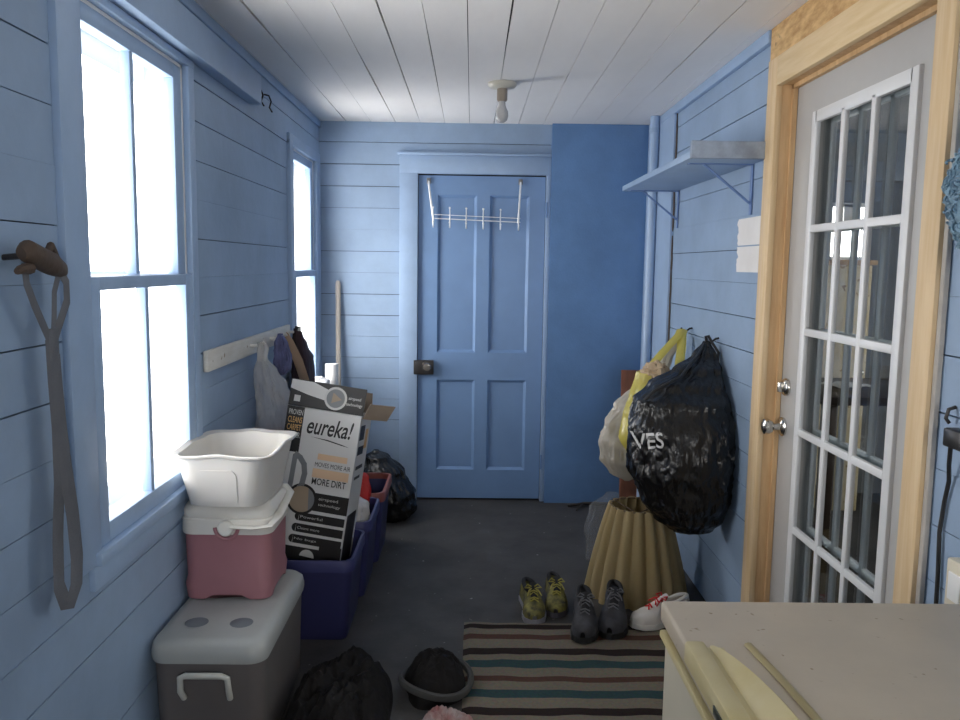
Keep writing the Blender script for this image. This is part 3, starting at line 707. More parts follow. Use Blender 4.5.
# ------------------------------------------------------------------ blue bins
m_bin = mat('blue_bin_plastic', (.026, .028, .10), .5)
m_binrim = mat('blue_bin_rim', (.034, .038, .14), .5)
def bin_(cx, cy, wx, wy, h, label, rim=m_binrim):
    r = thing('recycling_bin', label, 'bin', (cx, cy, 0), 'blue bins along the left wall')
    mb = MB()
    mb.loft([rrect(cx, cy, wx * .84, wy * .84, .03, 0), rrect(cx, cy, wx * .86, wy * .86, .035, .01), rrect(cx, cy, wx * .96, wy * .96, .04, h - .03), rrect(cx, cy, wx * .94, wy * .94, .04, h - .03), rrect(cx, cy, wx * .84, wy * .84, .035, .018), rrect(cx, cy, wx * .7, wy * .7, .03, .016)])
    mb.obj('tub', m_bin, r)
    mb = MB(); mb.loft([rrect(cx, cy, wx * .955, wy * .955, .04, h - .045), rrect(cx, cy, wx, wy, .045, h - .045), rrect(cx, cy, wx, wy, .045, h - .004), rrect(cx, cy, wx * .99, wy * .99, .045, h), rrect(cx, cy, wx * .94, wy * .94, .04, h), rrect(cx, cy, wx * .94, wy * .94, .04, h - .035)], False, False)
    mb.obj('rim', rim, r)
    return r
bin_(-.655, 3.19, .44, .39, .325, 'dark blue bin holding the tall vacuum box')
bin_(-.645, 3.60, .45, .39, .345, 'dark blue bin holding red and white packaging behind the vacuum box')
bin_(-.635, 4.02, .46, .40, .355, 'dark blue bin with lit rim painted reddish farthest along left wall', mat('lit_rim_red', (.22, .06, .05), .5))  # light catching the rim is put into its reddish colour

# ------------------------------------------------------------------ the vacuum box
W, H, Dp = .30, .60, .20
vb = thing('cardboard_box', 'tall black and white vacuum cleaner box leaning in a blue bin', 'box', (-.68, 3.17, .3))
BM = Matrix.Translation((-.806, 3.15, .296)) @ Matrix.Rotation(math.radians(8), 4, 'Y') @ Matrix.Rotation(math.radians(-6), 4, 'X') @ Matrix.Rotation(math.radians(-6), 4, 'Z')
BM = BM @ Matrix.Translation((0, 0, 0))
m_card = mat('brown_card', (.36, .29, .23), .8, var=.1)
m_cardw = mat('printed_white', (.66, .655, .64), .5)
m_prdark = mat('print_black', (.012, .011, .011), .5)
m_pror = mat('print_orange', (.70, .42, .16), .5)
m_prpeach = mat('print_peach', (.74, .52, .34), .5)
m_prgrey = mat('print_grey', (.20, .21, .22), .5)
m_prlite = mat('print_light', (.60, .60, .58), .5)
m_prtan = mat('print_tan', (.36, .28, .20), .5)
def wallbox(mb, t=.004):
    mb.M = BM
    mb.box(0, W, 0, t, 0, H); mb.box(0, W, Dp - t, Dp, 0, H); mb.box(0, t, t, Dp - t, 0, H); mb.box(W - t, W, t, Dp - t, 0, H); mb.box(t, W - t, t, Dp - t, 0, t)
mb = MB(); wallbox(mb); mb.obj('carton', m_cardw, vb)
# front flap standing open
FM = BM @ Matrix.Translation((0, 0, H)) @ Matrix.Rotation(math.radians(-4), 4, 'X')
mb = MB(); mb.M = FM; mb.box(.0, W + .004, 0, .004, .002, .108); fl = mb.obj('front_flap', m_prdark, vb)
SM_ = BM @ Matrix.Translation((W, .02, H - .012)) @ Matrix.Rotation(math.radians(-52), 4, 'Z') @ Matrix.Rotation(math.radians(40), 4, 'Y')
mb = MB(); mb.M = SM_; mb.box(-.004, 0, .0, .11, .0, .085); mb.obj('side_flap', m_card, vb)
mb = MB(); mb.M = BM @ Matrix.Translation((0, Dp, H)) @ Matrix.Rotation(math.radians(30), 4, 'X'); mb.box(0, W, -.004, 0, 0, .10); mb.obj('rear_flap', m_card, vb)
# printed front: built as thin inked patches on the carton
pr = MB(); pr.M = BM
PM = [m_prdark, m_pror, m_prpeach, m_prgrey, m_prlite, m_prtan, m_cardw]
def P_(s, t): return (s * W, (1 - t) * H)
def patch(mi, pts, lay=1): pr.cur = mi; pr.poly([P_(*p) for p in pts], -.0006 * lay)
def rect(mi, s0, s1, t0, t1, lay=1): patch(mi, [(s0, t1), (s1, t1), (s1, t0), (s0, t0)], lay)
def disc(mi, s, t, r, lay=1, a0=0, a1=2 * PI, n=28): pr.cur = mi; x, z = P_(s, t); pr.poly([(x + r * math.cos(a0 + (a1 - a0) * i / n), z + r * math.sin(a0 + (a1 - a0) * i / n)) for i in range(n)], -.0006 * lay)
def words(mi, body, s, t, w, h, lay=2, shear=0, offset=0):
    pr.cur = mi; x, z = P_(s, t); pr.merge(text_mesh(body, shear, offset, w * W, h * H), Matrix.Translation((x, -.0006 * lay, z)))
rect(0, .0, .235, .0, .30); 
words(4, 'PROVEN', .03, .055, .19, .035, offset=.008); words(1, 'CLEANS', .03, .108, .19, .04, offset=.010); words(1, 'CARPET', .03, .158, .19, .04, offset=.010); words(4, 'BETTER', .03, .205, .19, .035, offset=.008)
words(0, 'eureka!', .30, .165, .62, .115, shear=.28, offset=.014)
pr.cur = 0; pr.poly([P_(.36, .182), P_(.60, .188), P_(.80, .205), P_(.90, .218), P_(.80, .212), P_(.60, .196)], -.0006)
rect(2, .50, .90, .285, .325); words(0, 'MOVES MORE AIR', .48, .372, .48, .030)
rect(2, .46, .95, .385, .445); words(0, 'MORE DIRT', .47, .492, .46, .045, offset=.010)
pr.cur = 3     # printed vacuum handle: a thick loop on the left of the face
def band(pts, w, mi, lay=1):
    pr.cur = mi
    for (a, b), (c, d) in zip(pts, pts[1:]):
        x0, z0 = P_(a, b); x1, z1 = P_(c, d); dx, dz = x1 - x0, z1 - z0; L_ = math.hypot(dx, dz) or 1; nx, nz = -dz / L_ * w / 2, dx / L_ * w / 2
        ex, ez = dx / L_ * w * .2, dz / L_ * w * .2
        pr.poly([(x0 - nx - ex, z0 - nz - ez), (x1 - nx + ex, z1 - nz + ez), (x1 + nx + ex, z1 + nz + ez), (x0 + nx - ex, z0 + nz - ez)], -.0006 * lay)
band([(.20, .32), (.19, .50), (.17, .66)], .020, 3)
loop = [(.20, .31), (.27, .33), (.335, .37), (.36, .43), (.345, .50), (.28, .56), (.22, .61)]
band(loop, .022, 3, 2)
rect(0, .34, 1.0, .545, .665); disc(0, .37, .60, .062, 2); disc(5, .37, .60, .052, 3); disc(3, .37, .60, .052, 4, -.9, 1.2)
words(4, 'airspeed', .60, .595, .26, .026, lay=3); words(4, 'technology', .60, .632, .30, .024, lay=3)
for k, (t, s0, w_) in enumerate(((.715, .30, 'Powerful'), (.79, .28, 'Cleans more'), (.865, .26, 'No bags'))):
    r = .055; s1 = .985
    rect(0, s0 + .07, s1, t - .028, t + .028); disc(0, s0 + .07, t, .017, 1, PI / 2, 3 * PI / 2); words(4, w_, s0 + .09, t + .008, .30, .018, lay=2)
rect(0, .0, 1.0, .915, 1.0); rect(0, .70, 1.0, .88, .94, 2); disc(4, .55, .975, .03, 3, 0, PI); 
pr.M = FM
pr.cur = 6; n = 12
def Fp(s, t): return (s * W, (1 - t) * .108)
pr.poly([Fp(.0, .35), Fp(.25, .52), Fp(.50, .64), Fp(.56, .5), Fp(.5, .22), Fp(.3, .03), Fp(.0, .02)][::-1], -.0007)
pr.cur = 4; x, z = Fp(.62, .5); pr.poly([(x + .046 * math.cos(2 * PI * i / 28), z + .046 * math.sin(2 * PI * i / 28)) for i in range(28)], -.0012)
pr.cur = 3; pr.poly([(x + .037 * math.cos(2 * PI * i / 28), z + .037 * math.sin(2 * PI * i / 28)) for i in range(28)], -.0018)
pr.cur = 5; pr.poly([(x - .015, z - .02), (x + .025, z - .002), (x - .012, z + .022)], -.0024)
pr.cur = 4; pr.poly([(.02, .02), (.045, .02), (.045, .045), (.02, .045)], -.0012)
for body, tt, ww in (('airspeed', .50, .17), ('technology', .72, .22)):
    x, z = Fp(.79 if ww < .2 else .77, tt); pr.merge(text_mesh(body, .1, .01, ww * W, .016), Matrix.Translation((x, -.0012, z)))
pr.obj('printed_front', PM, vb, weld=False)
sp = MB(); sp.M = BM @ Matrix.Translation((W, 0, 0)) @ Matrix.Rotation(PI / 2, 4, 'Z')
sp.cur = 0
for a, b, c, d in ((.015, .17, .0, .20), (.02, .10, .50, .56), (.03, .15, .38, .395), (.03, .13, .34, .352), (.02, .12, .44, .475)): sp.poly([(a, c), (b, c), (b, d), (a, d)], -.0006)
sp.cur = 1; sp.poly([(.12, .46), (.17, .46), (.17, .54), (.12, .54)], -.0006)
sp.obj('printed_side', [m_prdark, m_pror], vb, weld=False)

# packaging in the middle bin, bags along the wall
m_red = mat('red_film', (.52, .03, .03), .4)
b = bag([(.022, -.56, 3.58, .02, .02), (.16, -.55, 3.58, .08, .09), (.28, -.54, 3.58, .09, .10), (.37, -.535, 3.575, .075, .08), (.43, -.53, 3.57, .02, .03)], 2.1, .18)
tag(b.obj('grocery_bag', mat('white_film_solid', (.60, .58, .57), .4, bump=.6, bscale=30)), 'crumpled white bag in the blue bin behind the vacuum box', 'bag')
b = bag([(.022, -.545, 3.715, .015, .015), (.26, -.54, 3.715, .06, .03), (.40, -.52, 3.715, .06, .03), (.47, -.515, 3.71, .045, .02), (.485, -.515, 3.71, .03, .01)], 4.1, .14)
tag(b.obj('red_pouch', m_red), 'red plastic pouch sticking up from the blue bin', 'pouch')
b = bag([(.022, -.66, 4.02, .05, .05), (.12, -.66, 4.02, .10, .09), (.28, -.66, 4.02, .13, .11), (.38, -.67, 4.02, .11, .10), (.44, -.68, 4.02, .03, .03)], 6.6, .16)
tag(b.obj('trash_bag', mat('dark_blue_film', (.012, .014, .03), .35, bump=.6, bscale=24)), 'dark crumpled bag stuffed in the farthest blue bin', 'bag')
b = bag([(.001, -.47, 4.62, .13, .15), (.04, -.46, 4.62, .155, .18), (.14, -.47, 4.62, .15, .18), (.26, -.50, 4.63, .12, .14), (.34, -.53, 4.64, .07, .09), (.38, -.54, 4.64, .015, .02)], 9.4, .12)
tag(b.obj('garbage_bag', m_bagblack), 'black garbage bag slumped on the floor left of the blue door', 'bag')

# ------------------------------------------------------------------ rail with hanging things on the left wall
rl = thing('peg_rail', 'bare white board with pegs on the left wall between windows', 'rail', (XL, 3.38, 1.1))
m_rail = mat('scuffed_white_wood', (.62, .60, .54), .7, col2=(.72, .71, .67), vscale=16, stretch=(1, .5, 3), spots=((.30, .24, .16), 30, .70))
mb = MB(); mb.rbox(XL, XL + .018, 2.768, 4.03, 1.073, 1.145, .003); mb.obj('board', m_rail, rl)
for y in (3.30, 3.62, 3.70, 3.99):
    mb = MB(); mb.tube([(XL + .016, y, 1.112), (XL + .05, y, 1.112), (XL + .075, y, 1.128)], [.007, .007, .009], 8); mb.obj('peg', m_rail, rl)
pb = thing('plastic_bag', 'hazy clear plastic bag hanging from the white peg board', 'bag', (-.8, 3.35, .6))
m_clear = film_mat('clear_bag_film', (.78, .76, .74), .62, .3, .5)
keys = [(.60, -.83, 3.47, .02, .02), (.63, -.83, 3.47, .06, .12), (.72, -.828, 3.47, .073, .155), (.84, -.83, 3.46, .07, .145), (.93, -.84, 3.42, .058, .11), (1.0, -.848, 3.37, .042, .06), (1.06, -.85, 3.325, .018, .02), (1.125, -.85, 3.30, .012, .014)]
bag(keys, 1.7, .13, .08, clip=wallclip_l).obj('bag_body', m_clear, pb)
mb = MB(); mb.tube([(-.84, 3.30, 1.05), (-.83, 3.31, 1.10), (-.838, 3.30, 1.135), (-.85, 3.29, 1.10), (-.85, 3.29, 1.05)], .01, 8, flat=(.022, .008, (0, 1, 0))); mb.obj('handle', m_clear, pb)
mb = MB(); mb.ball((-.83, 3.44, .70), .045, 18, 12, (1, 1.5, 1.1), lambda d: 1 + .3 * noise.noise(d * 2.5)); tag(mb.obj('rag', mat('dusty_red_rag', (.24, .09, .09), .9)), 'dull red rag inside the clear hanging bag', 'rag')
rg = thing('scarf', 'faded blue cloth hung on the white peg board', 'cloth', (-.83, 3.62, 1.0))
def cloth(pts, w, t, seed, n=18):
    mb = MB(); rings = []
    for i, p in enumerate(pts):
        rr = []
        for j in range(n):
            a = 2 * PI * j / n; ww = w[i]; wob = .25 * noise.noise(Vector((math.cos(a) * 2, p[2] * 14, seed)))
            rr.append((p[0] + t * (1 + .5 * math.cos(a * 5 + seed)) * math.sin(a), p[1] + ww / 2 * math.cos(a) * (1 + wob), p[2]))
        rings.append(rr)
    return mb.loft(rings)
bag([(.955, -.835, 3.60, .015, .03), (.975, -.832, 3.60, .028, .05), (1.03, -.832, 3.605, .034, .055), (1.09, -.84, 3.61, .026, .035), (1.135, -.845, 3.62, .010, .012)], 6.1, .3, .12, n=48, m=30, wfreq=9).obj('cloth', mat('faded_blue_cloth', (.13, .14, .27), .95, var=.35, vscale=14), rg)
st = thing('strap', 'tan strap hanging beside the clear bag on the peg board', 'strap', (-.80, 3.75, 1.0))
mb = MB(); mb.tube([(-.85, 3.70, 1.125), (-.83, 3.72, 1.09), (-.80, 3.77, 1.0), (-.78, 3.82, .90), (-.775, 3.86, .78)], .02, 8, flat=(.042, .010, (0, 1, 0))); mb.obj('strap', mat('tan_strap', (.40, .28, .19), .8), st)
dk = thing('tote_bag', 'dark maroon bag hanging in front of the far window', 'bag', (-.82, 4.10, .76))
keys = [(.760, -.845, 4.11, .04, .10), (.775, -.845, 4.11, .052, .115), (.88, -.845, 4.11, .050, .115), (.97, -.845, 4.10, .046, .10), (1.04, -.85, 4.05, .034, .065), (1.10, -.85, 4.01, .022, .03), (1.13, -.853, 3.995, .012, .014)]
bag(keys, 7.7, .10, .03, clip=wallclip_l).obj('bag_body', mat('maroon_black_cloth', (.016, .010, .013), .7, col2=(.045, .016, .022), vscale=14, bump=.5), dk)
mb = MB(); mb.tube([(-.85, 4.01, 1.08), (-.84, 4.0, 1.135), (-.85, 3.985, 1.14), (-.855, 3.99, 1.08)], .008, 8); mb.obj('strap', m_black, dk)

# stick and roll in the corner
bs = thing('broom', 'grey wooden broom stick leaning in the back left corner', 'broom', (-.79, 4.87, 0))
m_stick = mat('grey_wood_stick', (.46, .41, .36), .7, var=.15, stretch=(4, 4, .5))
mb = MB(); mb.tube([(-.783, 4.816, .16), (-.80, 4.925, 1.33), (-.8002, 4.926, 1.345)], [.0145, .0155, .010], 14); mb.obj('handle', m_stick, bs)
mb = MB(); mb.loft([rrect(-.785, 4.815, .13, .045, .015, .001), rrect(-.785, 4.815, .11, .045, .018, .12), rrect(-.785, 4.816, .06, .04, .015, .17)]); mb.obj('bristles', mat('straw', (.40, .30, .14), .9, var=.3, stretch=(40, 8, 1)), bs)
mb = MB(); mb.M = Matrix.Translation((-.797, 4.68, 0)) @ Matrix.Rotation(math.radians(-.5), 4, 'Y') @ Matrix.Rotation(math.radians(-2), 4, 'X')
mb.lathe([(.037, .001), (.037, .87), (.030, .87), (.030, .82), (0, .82)], 28); tag(mb.obj('paper_roll', m_white), 'white paper roll standing in the back left corner', 'roll')
b = bag([(.745, -.845, 4.52, .05, .12), (.76, -.845, 4.52, .055, .13), (.79, -.845, 4.52, .05, .12), (.815, -.85, 4.53, .02, .05)], 3.9, .2, clip=wallclip_l)
tag(b.obj('rag', mat('pale_rag', (.60, .60, .62), .9)), 'pale crumpled rag on the sill of the far window', 'rag')

# ------------------------------------------------------------------ dog leash on its hook
ls = thing('leash', 'long grey webbing leash hanging left of the big window', 'leash', (-.88, 1.72, 1.44))
m_web = mat('grey_webbing', (.12, .125, .14), .8, var=.15, bump=.4, bscale=160)
m_leather = mat('worn_leather', (.075, .05, .035), .7, var=.3, bump=.5, bscale=60)
up_ = (0, 1, 0)
mb = MB()
mb.tube([(-.865, 1.60, 1.44), (-.865, 1.605, 1.40), (-.866, 1.63, 1.36), (-.868, 1.665, 1.315), (-.868, 1.69, 1.28)], .01, 8, flat=(.024, .005, (1, 0, 0)))
mb.tube([(-.865, 1.735, 1.425), (-.862, 1.755, 1.40), (-.862, 1.755, 1.36), (-.866, 1.72, 1.305), (-.868, 1.70, 1.27)], .01, 8, flat=(.026, .005, (1, 0, 0)))
mb.tube([(-.865, 1.735, 1.425), (-.868, 1.715, 1.38), (-.868, 1.71, 1.33), (-.868, 1.70, 1.27)], .01, 8, flat=(.02, .005, (1, 0, 0)))
mb.tube([(-.868, 1.692, 1.285), (-.868, 1.695, 1.20), (-.868, 1.702, 1.10), (-.868, 1.70, .98), (-.868, 1.683, .86), (-.866, 1.675, .76), (-.864, 1.69, .722), (-.862, 1.715, .712), (-.860, 1.738, .74), (-.860, 1.745, .80), (-.862, 1.738, .90), (-.864, 1.722, 1.0), (-.866, 1.71, 1.10), (-.867, 1.703, 1.18), (-.868, 1.70, 1.25)], .012, 8, flat=(.046, .006, (1, 0, 0)))
mb.obj('webbing', m_web, ls)
mb = MB(); mb.tube([(-.868, 1.70, 1.305), (-.868, 1.70, 1.24)], .017, 10, flat=(.044, .012, (1, 0, 0))); mb.obj('keeper', m_web, ls)
tk = thing('hanging_peg', 'dark leather wrapped peg holding the grey leash', 'peg', (XL, 1.69, 1.44))
mb = MB(); mb.tube([(-.862, 1.585, 1.458), (-.858, 1.60, 1.463), (-.86, 1.64, 1.452), (-.862, 1.69, 1.440), (-.866, 1.735, 1.428), (-.868, 1.76, 1.42)], [.012, .022, .023, .024, .018, .008], 14); mb.obj('roll', m_leather, tk)
mb = MB(); mb.tube([(-.86, 1.61, 1.43), (-.856, 1.57, 1.428), (-.855, 1.555, 1.424)], [.012, .009, .006], 8); mb.obj('tab', m_leather, tk)
mb = MB(); mb.tube([(-.865, 1.68, 1.455), (-.866, 1.705, 1.475), (-.87, 1.735, 1.452)], [.006, .009, .007], 8); mb.obj('tab', m_leather, tk)
mb = MB(); mb.tube([(XL - .005, 1.69, 1.44), (-.862, 1.69, 1.44)], .008, 8); mb.obj('nail', m_blackiron, tk)
mb = MB(); mb.tube([(XL - .005, 1.61, 1.45), (-.862, 1.61, 1.455)], .006, 8); mb.obj('nail', m_blackiron, tk)

# ------------------------------------------------------------------ floor things
LS = (.752, 3.53)
lm = thing('lamp_shade', 'big yellowed scalloped lamp shade standing on the floor', 'lamp shade', (*LS, 0))
m_shade = mat('yellowed_shade', (.31, .23, .105), .8, col2=(.40, .31, .165), vscale=5, stretch=(1, 1, .4), sss=.2)
mb = MB(); NF = 17; n = NF * 12
def flute(t): return 1 + .10 * (abs(math.sin(NF * t / 2 + .4)) - .5) * 1.5
prof = [(.215, .001), (.213, .02), (.188, .15), (.155, .29), (.128, .385), (.122, .402)]
mb.lathe(prof + [(.117, .402), (.122, .38), (.150, .285), (.183, .145), (.209, .001)], n, (*LS, 0), False, False, rf=flute)
mb.obj('pleated_cloth', m_shade, lm)
mb = MB(); mb.tube([(LS[0] + .118 * math.cos(a), LS[1] + .118 * math.sin(a), .398) for a in [2 * PI * k / 40 for k in range(41)]], .004, 6)
for a in (.3, .3 + 2 * PI / 3, .3 + 4 * PI / 3): mb.tube([(LS[0] + .118 * math.cos(a), LS[1] + .118 * math.sin(a), .395), (LS[0], LS[1], .36)], .0025, 6)
mb.obj('wire_ring', mat('rusty_wire', (.12, .08, .05), .6), lm)
b = bag([(.002, .66, 3.88, .05, .07), (.03, .66, 3.88, .075, .09), (.16, .66, 3.88, .08, .095), (.27, .67, 3.88, .075, .085), (.35, .70, 3.88, .03, .04)], 2.8, .2)
tag(b.obj('plastic_bag', film_mat('clear_film', (.45, .45, .45), .2, .25, .5)), 'clear plastic bag standing behind the yellowed lamp shade', 'bag')
mb = MB(); mb.M = Matrix.Translation((.952, 4.70, .0)) @ Matrix.Rotation(math.radians(-5), 4, 'X')
mb.rbox(-.062, .055, -.012, .012, .003, .85, .002); tag(mb.obj('wood_board', mat('reddish_wood', (.23, .085, .045), .6, var=.2, stretch=(6, 6, .7))), 'reddish brown board leaning in the right back corner', 'board')
mb = MB(); mb.tube([(.60, 4.80, .012), (.70, 4.84, .016), (.80, 4.83, .02), (.90, 4.86, .012)], [.007, .010, .011, .006], 8); mb.tube([(.70, 4.84, .016), (.66, 4.77, .012), (.64, 4.72, .010)], [.007, .006, .004], 8)
tag(mb.obj('stick', mat('dark_bark', (.03, .024, .02), .8)), 'dark forked stick on the floor below the deep blue panel', 'stick')

# striped rug: bands woven across, each a real colour of the cloth
rgm = bpy.data.materials.new('striped_rug_cloth'); rgm.use_nodes = True; nt = rgm.node_tree; N = nt.nodes; L = nt.links
p = N['Principled BSDF']; p.inputs['Roughness'].default_value = .95; p.inputs['Specular IOR Level'].default_value = .1
tc = N.new('ShaderNodeTexCoord'); sx = N.new('ShaderNodeSeparateXYZ'); L.new(tc.outputs['Object'], sx.inputs[0])
nz = N.new('ShaderNodeTexNoise'); nz.inputs['Scale'].default_value = 7; L.new(tc.outputs['Object'], nz.inputs['Vector'])
ad = N.new('ShaderNodeMath'); ad.operation = 'MULTIPLY_ADD'; ad.inputs[1].default_value = .014; L.new(nz.outputs['Fac'], ad.inputs[0]); L.new(sx.outputs['Y'], ad.inputs[2])
mr = N.new('ShaderNodeMapRange'); mr.inputs['From Min'].default_value = 1.607; mr.inputs['From Max'].default_value = 3.207; L.new(ad.outputs[0], mr.inputs['Value'])
cr = N.new('ShaderNodeValToRGB'); cr.color_ramp.interpolation = 'CONSTANT'; L.new(mr.outputs[0], cr.inputs[0])
bei, drk, brn, tea = (.23, .20, .155), (.035, .025, .024), (.11, .06, .045), (.045, .085, .09)
stripes = []        # (y start, colour) from the near end to the far end
bands = [(3.20, drk if False else bei), (3.155, drk), (3.115, bei), (3.065, brn), (3.025, bei), (2.945, drk), (2.90, bei), (2.855, tea), (2.80, bei), (2.735, brn), (2.695, bei), (2.64, tea), (2.59, bei), (2.53, drk), (2.485, bei), (2.42, brn), (2.38, bei), (2.31, tea), (2.26, bei), (2.18, drk), (2.13, bei), (2.05, brn), (2.0, bei), (1.9, tea), (1.85, bei)]
bands = [(max(0, (yb_s - 1.6) / 1.6), bands[i][1]) for i, yb_s in enumerate([b_[0] for b_ in bands])]
# a band listed at y runs from the next lower y up to it
el = cr.color_ramp.elements
asc = []
for i, (pos, colr) in enumerate(bands):
    lo_ = bands[i + 1][0] if i + 1 < len(bands) else 0
    asc.append((lo_, colr))
asc = sorted(asc)[:]
while len(el) < min(32, len(asc)): el.new(.5)
for e_, (pos, colr) in zip(el, asc[-32:]): e_.position = pos; e_.color = (*colr, 1)
wv_ = N.new('ShaderNodeTexNoise'); wv_.inputs['Scale'].default_value = 90; L.new(tc.outputs['Object'], wv_.inputs['Vector'])
hs = N.new('ShaderNodeMix'); hs.data_type = 'RGBA'; hs.blend_type = 'MULTIPLY'; hs.inputs['Factor'].default_value = .5
L.new(cr.outputs[0], hs.inputs['A']); L.new(wv_.outputs['Color'], hs.inputs['B']); L.new(hs.outputs['Result'], p.inputs['Base Color'])
mb = MB(); nx, ny = 40, 70; top = []
for i in range(ny + 1):
    y = lerp(1.7, 3.185, i / ny)
    top.append([(lerp(-.015, .93, j / nx) + .006 * noise.noise(Vector((y * 4, 1, 0))) * (1 if j < nx else 0), y + .010 * noise.noise(Vector((j * .2, 5, 0))), .009 + .005 * noise.noise(Vector((j * .25, y * 5, 0))) - (.006 if i in (0, ny) or j in (0, nx) else 0)) for j in range(nx + 1)])
mb.loft(top, False, False, closed=False)
und = [[(x, y, .001) for x, y, z in r] for r in top]; mb.loft(und, False, False, closed=False)
for ra, rb in ((top[0], und[0]), (top[-1], und[-1]), ([r[0] for r in top], [r[0] for r in und]), ([r[-1] for r in top], [r[-1] for r in und])): mb.loft([ra, rb], False, False, closed=False)
tag(mb.obj('rug', rgm), 'striped woven rug in beige brown and teal on the floor', 'rug')

# shoes
def shoe(name, label, loc, rz, mats, L_=.27, hi=.075, group=None, roll=0, chunky=1.0, lift=0):
    upper, sole, lace, lining = mats
    root = thing(name, label, 'shoe', (loc[0], loc[1], 0), group)
    T = Matrix.Translation((loc[0], loc[1], lift)) @ Matrix.Rotation(rz, 4, 'Z') @ Matrix.Rotation(roll, 4, 'Y')
    def hw(t): return L_ * chunky * curve([(0, .06), (.06, .115), (.3, .125), (.5, .135), (.72, .178), (.88, .155), (.97, .085), (1, .03)], t)
    def cxo(t): return .012 * math.sin(PI * t)
    def hh(t): return curve([(0, hi), (.1, hi), (.33, hi * .86), (.55, hi * .98), (.75, hi * .66), (.92, hi * .48), (1, hi * .25)], t)
    n = 26; ns = 30
    rs = []
    for i in range(ns + 1):      # toe towards -y
        t = i / ns; y = L_ * (.5 - t); w = hw(t) * 1.07; rs.append([(cxo(t) + w * math.cos(a), y, z) for a, z in ((PI, .002), (PI, .024), (2 * PI, .024), (2 * PI, .002))])
    mb = MB(); mb.M = T; mb.loft(rs, smooth=False); mb.obj('sole', sole, root)
    mb = MB(); mb.M = T; rings = []
    for i in range(ns + 1):
        t = lerp(.005, .995, i / ns); y = L_ * (.5 - t); w = hw(t); h = hh(t); op = sm(.02, .08, t) * (1 - sm(.42, .56, t)); rr = []
        for j in range(n + 1):
            a = PI * j / n; ca, sa = math.cos(a), math.sin(a)
            x = w * math.copysign(abs(ca) ** .8, ca); z = .022 + h * max(0.0, sa) ** .75
            if op > 0 and abs(ca) < .62:      # ankle opening sinks inside
                z -= op * .042 * sm(.62, .42, abs(ca))
            rr.append((x + cxo(t), y, z + .004 * noise.noise(Vector((x * 40, y * 30, loc[0] * 9)))))
        rings.append(rr)
    mb.loft(rings, False, False, closed=False); mb.obj('upper', upper, root)
    mb = MB(); mb.M = T          # padded collar
    ring = []
    for k in range(29):
        a = 2 * PI * k / 28; t = .27 + .235 * math.cos(a); w = hw(.25) * .66 * math.sin(a)
        ring.append((cxo(t) + w, L_ * (.5 - t), .022 + hh(t) * .97))
    mb.tube(ring, .009, 8); mb.obj('collar', lining, root)
    mb = MB(); mb.M = T; mb.loft([[(cxo(t) + x * hw(.6), L_ * (.5 - t), .027 + hh(t) * (1.0 if abs(x) < .3 else .93) + lf_) for x in (-.32, -.1, .1, .32)] for t, lf_ in ((.42, .025), (.50, .012), (.62, .003), (.72, .0))], False, False, closed=False); mb.obj('tongue', lining, root)
    mb = MB(); mb.M = T
    for k in range(5):
        t = lerp(.52, .74, k / 4); y = L_ * (.5 - t); w = hw(.6) * .40; z = .030 + hh(t)
        mb.tube([(cxo(t) - w, y, z - .006), (cxo(t), y + .006 * (-1) ** k, z + .002), (cxo(t) + w, y - .006, z - .006)], .0032, 6)
    t = .50; y = L_ * (.5 - t); z = .034 + hh(t)
    for sg in (-1, 1):
        mb.tube([(cxo(t), y, z), (cxo(t) + sg * .022, y + .01, z + .010), (cxo(t) + sg * .034, y - .006, z + .002), (cxo(t) + sg * .012, y - .008, z + .002)], .003, 6)
        mb.tube([(cxo(t), y, z), (cxo(t) + sg * .02, y - .022, z - .004), (cxo(t) + sg * .03, y - .045, z - .018)], .0028, 6)
    mb.obj('laces', lace, root)
    return root
m_yu = mat('yellow_black_mesh', (.02, .02, .02), .7, col2=(.26, .23, .05), vscale=30)
m_ylace = mat('yellow_lace', (.34, .30, .06), .8); m_dsole = mat('dark_sole', (.06, .055, .07), .6); m_lin = mat('black_lining', (.015, .015, .018), .9)
m_du = mat('dark_suede', (.022, .022, .026), .8, col2=(.06, .06, .07), vscale=18); m_dlace = mat('grey_lace', (.14, .14, .15), .8); m_bsole = mat('black_sole', (.018, .018, .018), .6)
m_wu = mat('white_canvas', (.66, .62, .57), .7, var=.08); m_wsole = mat('white_rubber', (.72, .69, .63), .5); m_rlace = mat('red_lace', (.60, .015, .02), .6)
m_gsole = mat('grey_rim_sole', (.26, .26, .30), .5)
shoe('sneaker', 'black and yellow sneaker at the left end of the shoe row', (.262, 3.30), .08, (m_yu, m_gsole, m_ylace, m_lin), group='black and yellow sneakers by the rug')
shoe('sneaker', 'black and yellow sneaker beside the dark shoes', (.368, 3.37), -.02, (m_yu, m_dsole, m_ylace, m_lin), group='black and yellow sneakers by the rug')
shoe('ankle_boot', 'dark laced shoe nearest the yellow sneakers, toe on the rug', (.458, 3.12), -.12, (m_du, m_bsole, m_dlace, m_lin), L_=.29, hi=.10, group='dark ankle boots by the rug', lift=.014)
shoe('ankle_boot', 'dark laced shoe standing right beside the white sneaker', (.582, 3.160), -.22, (m_du, m_bsole, m_dlace, m_lin), L_=.29, hi=.11, group='dark ankle boots by the rug', chunky=1.1, lift=.012)
shoe('sneaker', 'white sneaker with red laces in front of the lamp shade', (.782, 3.178), -1.2, (m_wu, m_wsole, m_rlace, m_wu), L_=.27, hi=.08, lift=.013)

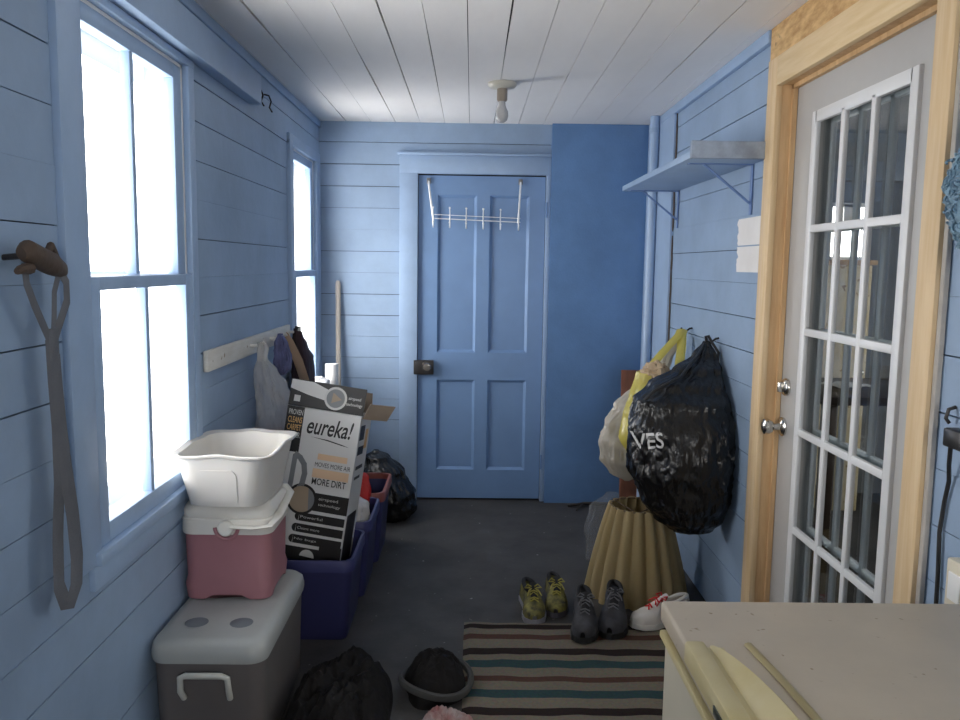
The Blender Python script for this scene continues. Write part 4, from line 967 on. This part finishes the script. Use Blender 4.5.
m_dcloth = mat('black_cloth', (.011, .010, .010), .9, spec=.2, var=.4, bump=.5, bscale=40, bdist=.01)
tag(heap((-.405, 2.45, 0), (.175, .36), .13, 3.1, .32, n=110, m=50, freq=2.1).obj('jacket', m_dcloth), 'crumpled black jacket heaped on the floor beside the big cooler', 'jacket')
ht = thing('knit_hat', 'black hat lying at the corner of the striped rug', 'hat', (-.095, 2.68, 0))
o_ = heap((-.105, 2.67, 0), (.115, .125), .12, 6.3, .16, freq=2.0); o_.obj('crown', m_dcloth, ht)
mb = MB(); mb.tube([(-.105 + .120 * math.cos(a), 2.655 + .122 * math.sin(a), .042 + .012 * math.sin(a * 2)) for a in [2 * PI * k / 36 for k in range(37)]], .01, 8, flat=(.022, .03, (0, 0, 1))); tag(mb.obj('brim', mat('grey_brim', (.05, .05, .048), .8), ht), 'slightly lighter brim')
tag(heap((-.065, 2.42, 0), (.085, .075), .045, 9.2, .5).obj('rag', mat('red_white_cloth', (.40, .36, .34), .85, col2=(.30, .06, .06), vscale=9)), 'red and white rag on the floor at the rug edge', 'rag')

# ------------------------------------------------------------------ light: overcast daylight through the windows and added openings
w = bpy.data.worlds.new('overcast'); S.world = w; w.use_nodes = True
bg = w.node_tree.nodes['Background']; bg.inputs[0].default_value = (1, .975, .945, 1); bg.inputs[1].default_value = 12.8
def portal(loc, rot, sx_, sy_):
    l = bpy.data.lights.new('daylight_portal', 'AREA'); l.shape = 'RECTANGLE'; l.size = sx_; l.size_y = sy_; l.cycles.is_portal = True
    o = bpy.data.objects.new('daylight_portal', l); COL.objects.link(o); o.location = loc; o.rotation_euler = rot
for y0, y1, z0, z1 in (W1, W2, W3): portal((XL - .16, (y0 + y1) / 2, (z0 + z1) / 2), (0, -PI / 2, 0), z1 - z0, y1 - y0)
portal(((WF[0] + WF[1]) / 2, YF - .13, (WF[2] + WF[3]) / 2), (PI / 2, 0, 0), WF[1] - WF[0], WF[3] - WF[2])
portal((2.375, AY1 + .11, 1.69), (-PI / 2, 0, 0), .25, .34)
portal((AX1 + .11, 2.9, 1.45), (0, PI / 2, 0), 1.0, 1.4)
S.view_settings.view_transform = 'Standard'; S.view_settings.look = 'None'; S.view_settings.exposure = 0; S.view_settings.gamma = 1; S.view_settings.use_curve_mapping = False
S.cycles.use_denoising = True; S.cycles.max_bounces = 14; S.cycles.diffuse_bounces = 8; S.cycles.transparent_max_bounces = 16
S.cycles.caustics_reflective = False; S.cycles.caustics_refractive = False
S.cycles.sample_clamp_indirect = 6
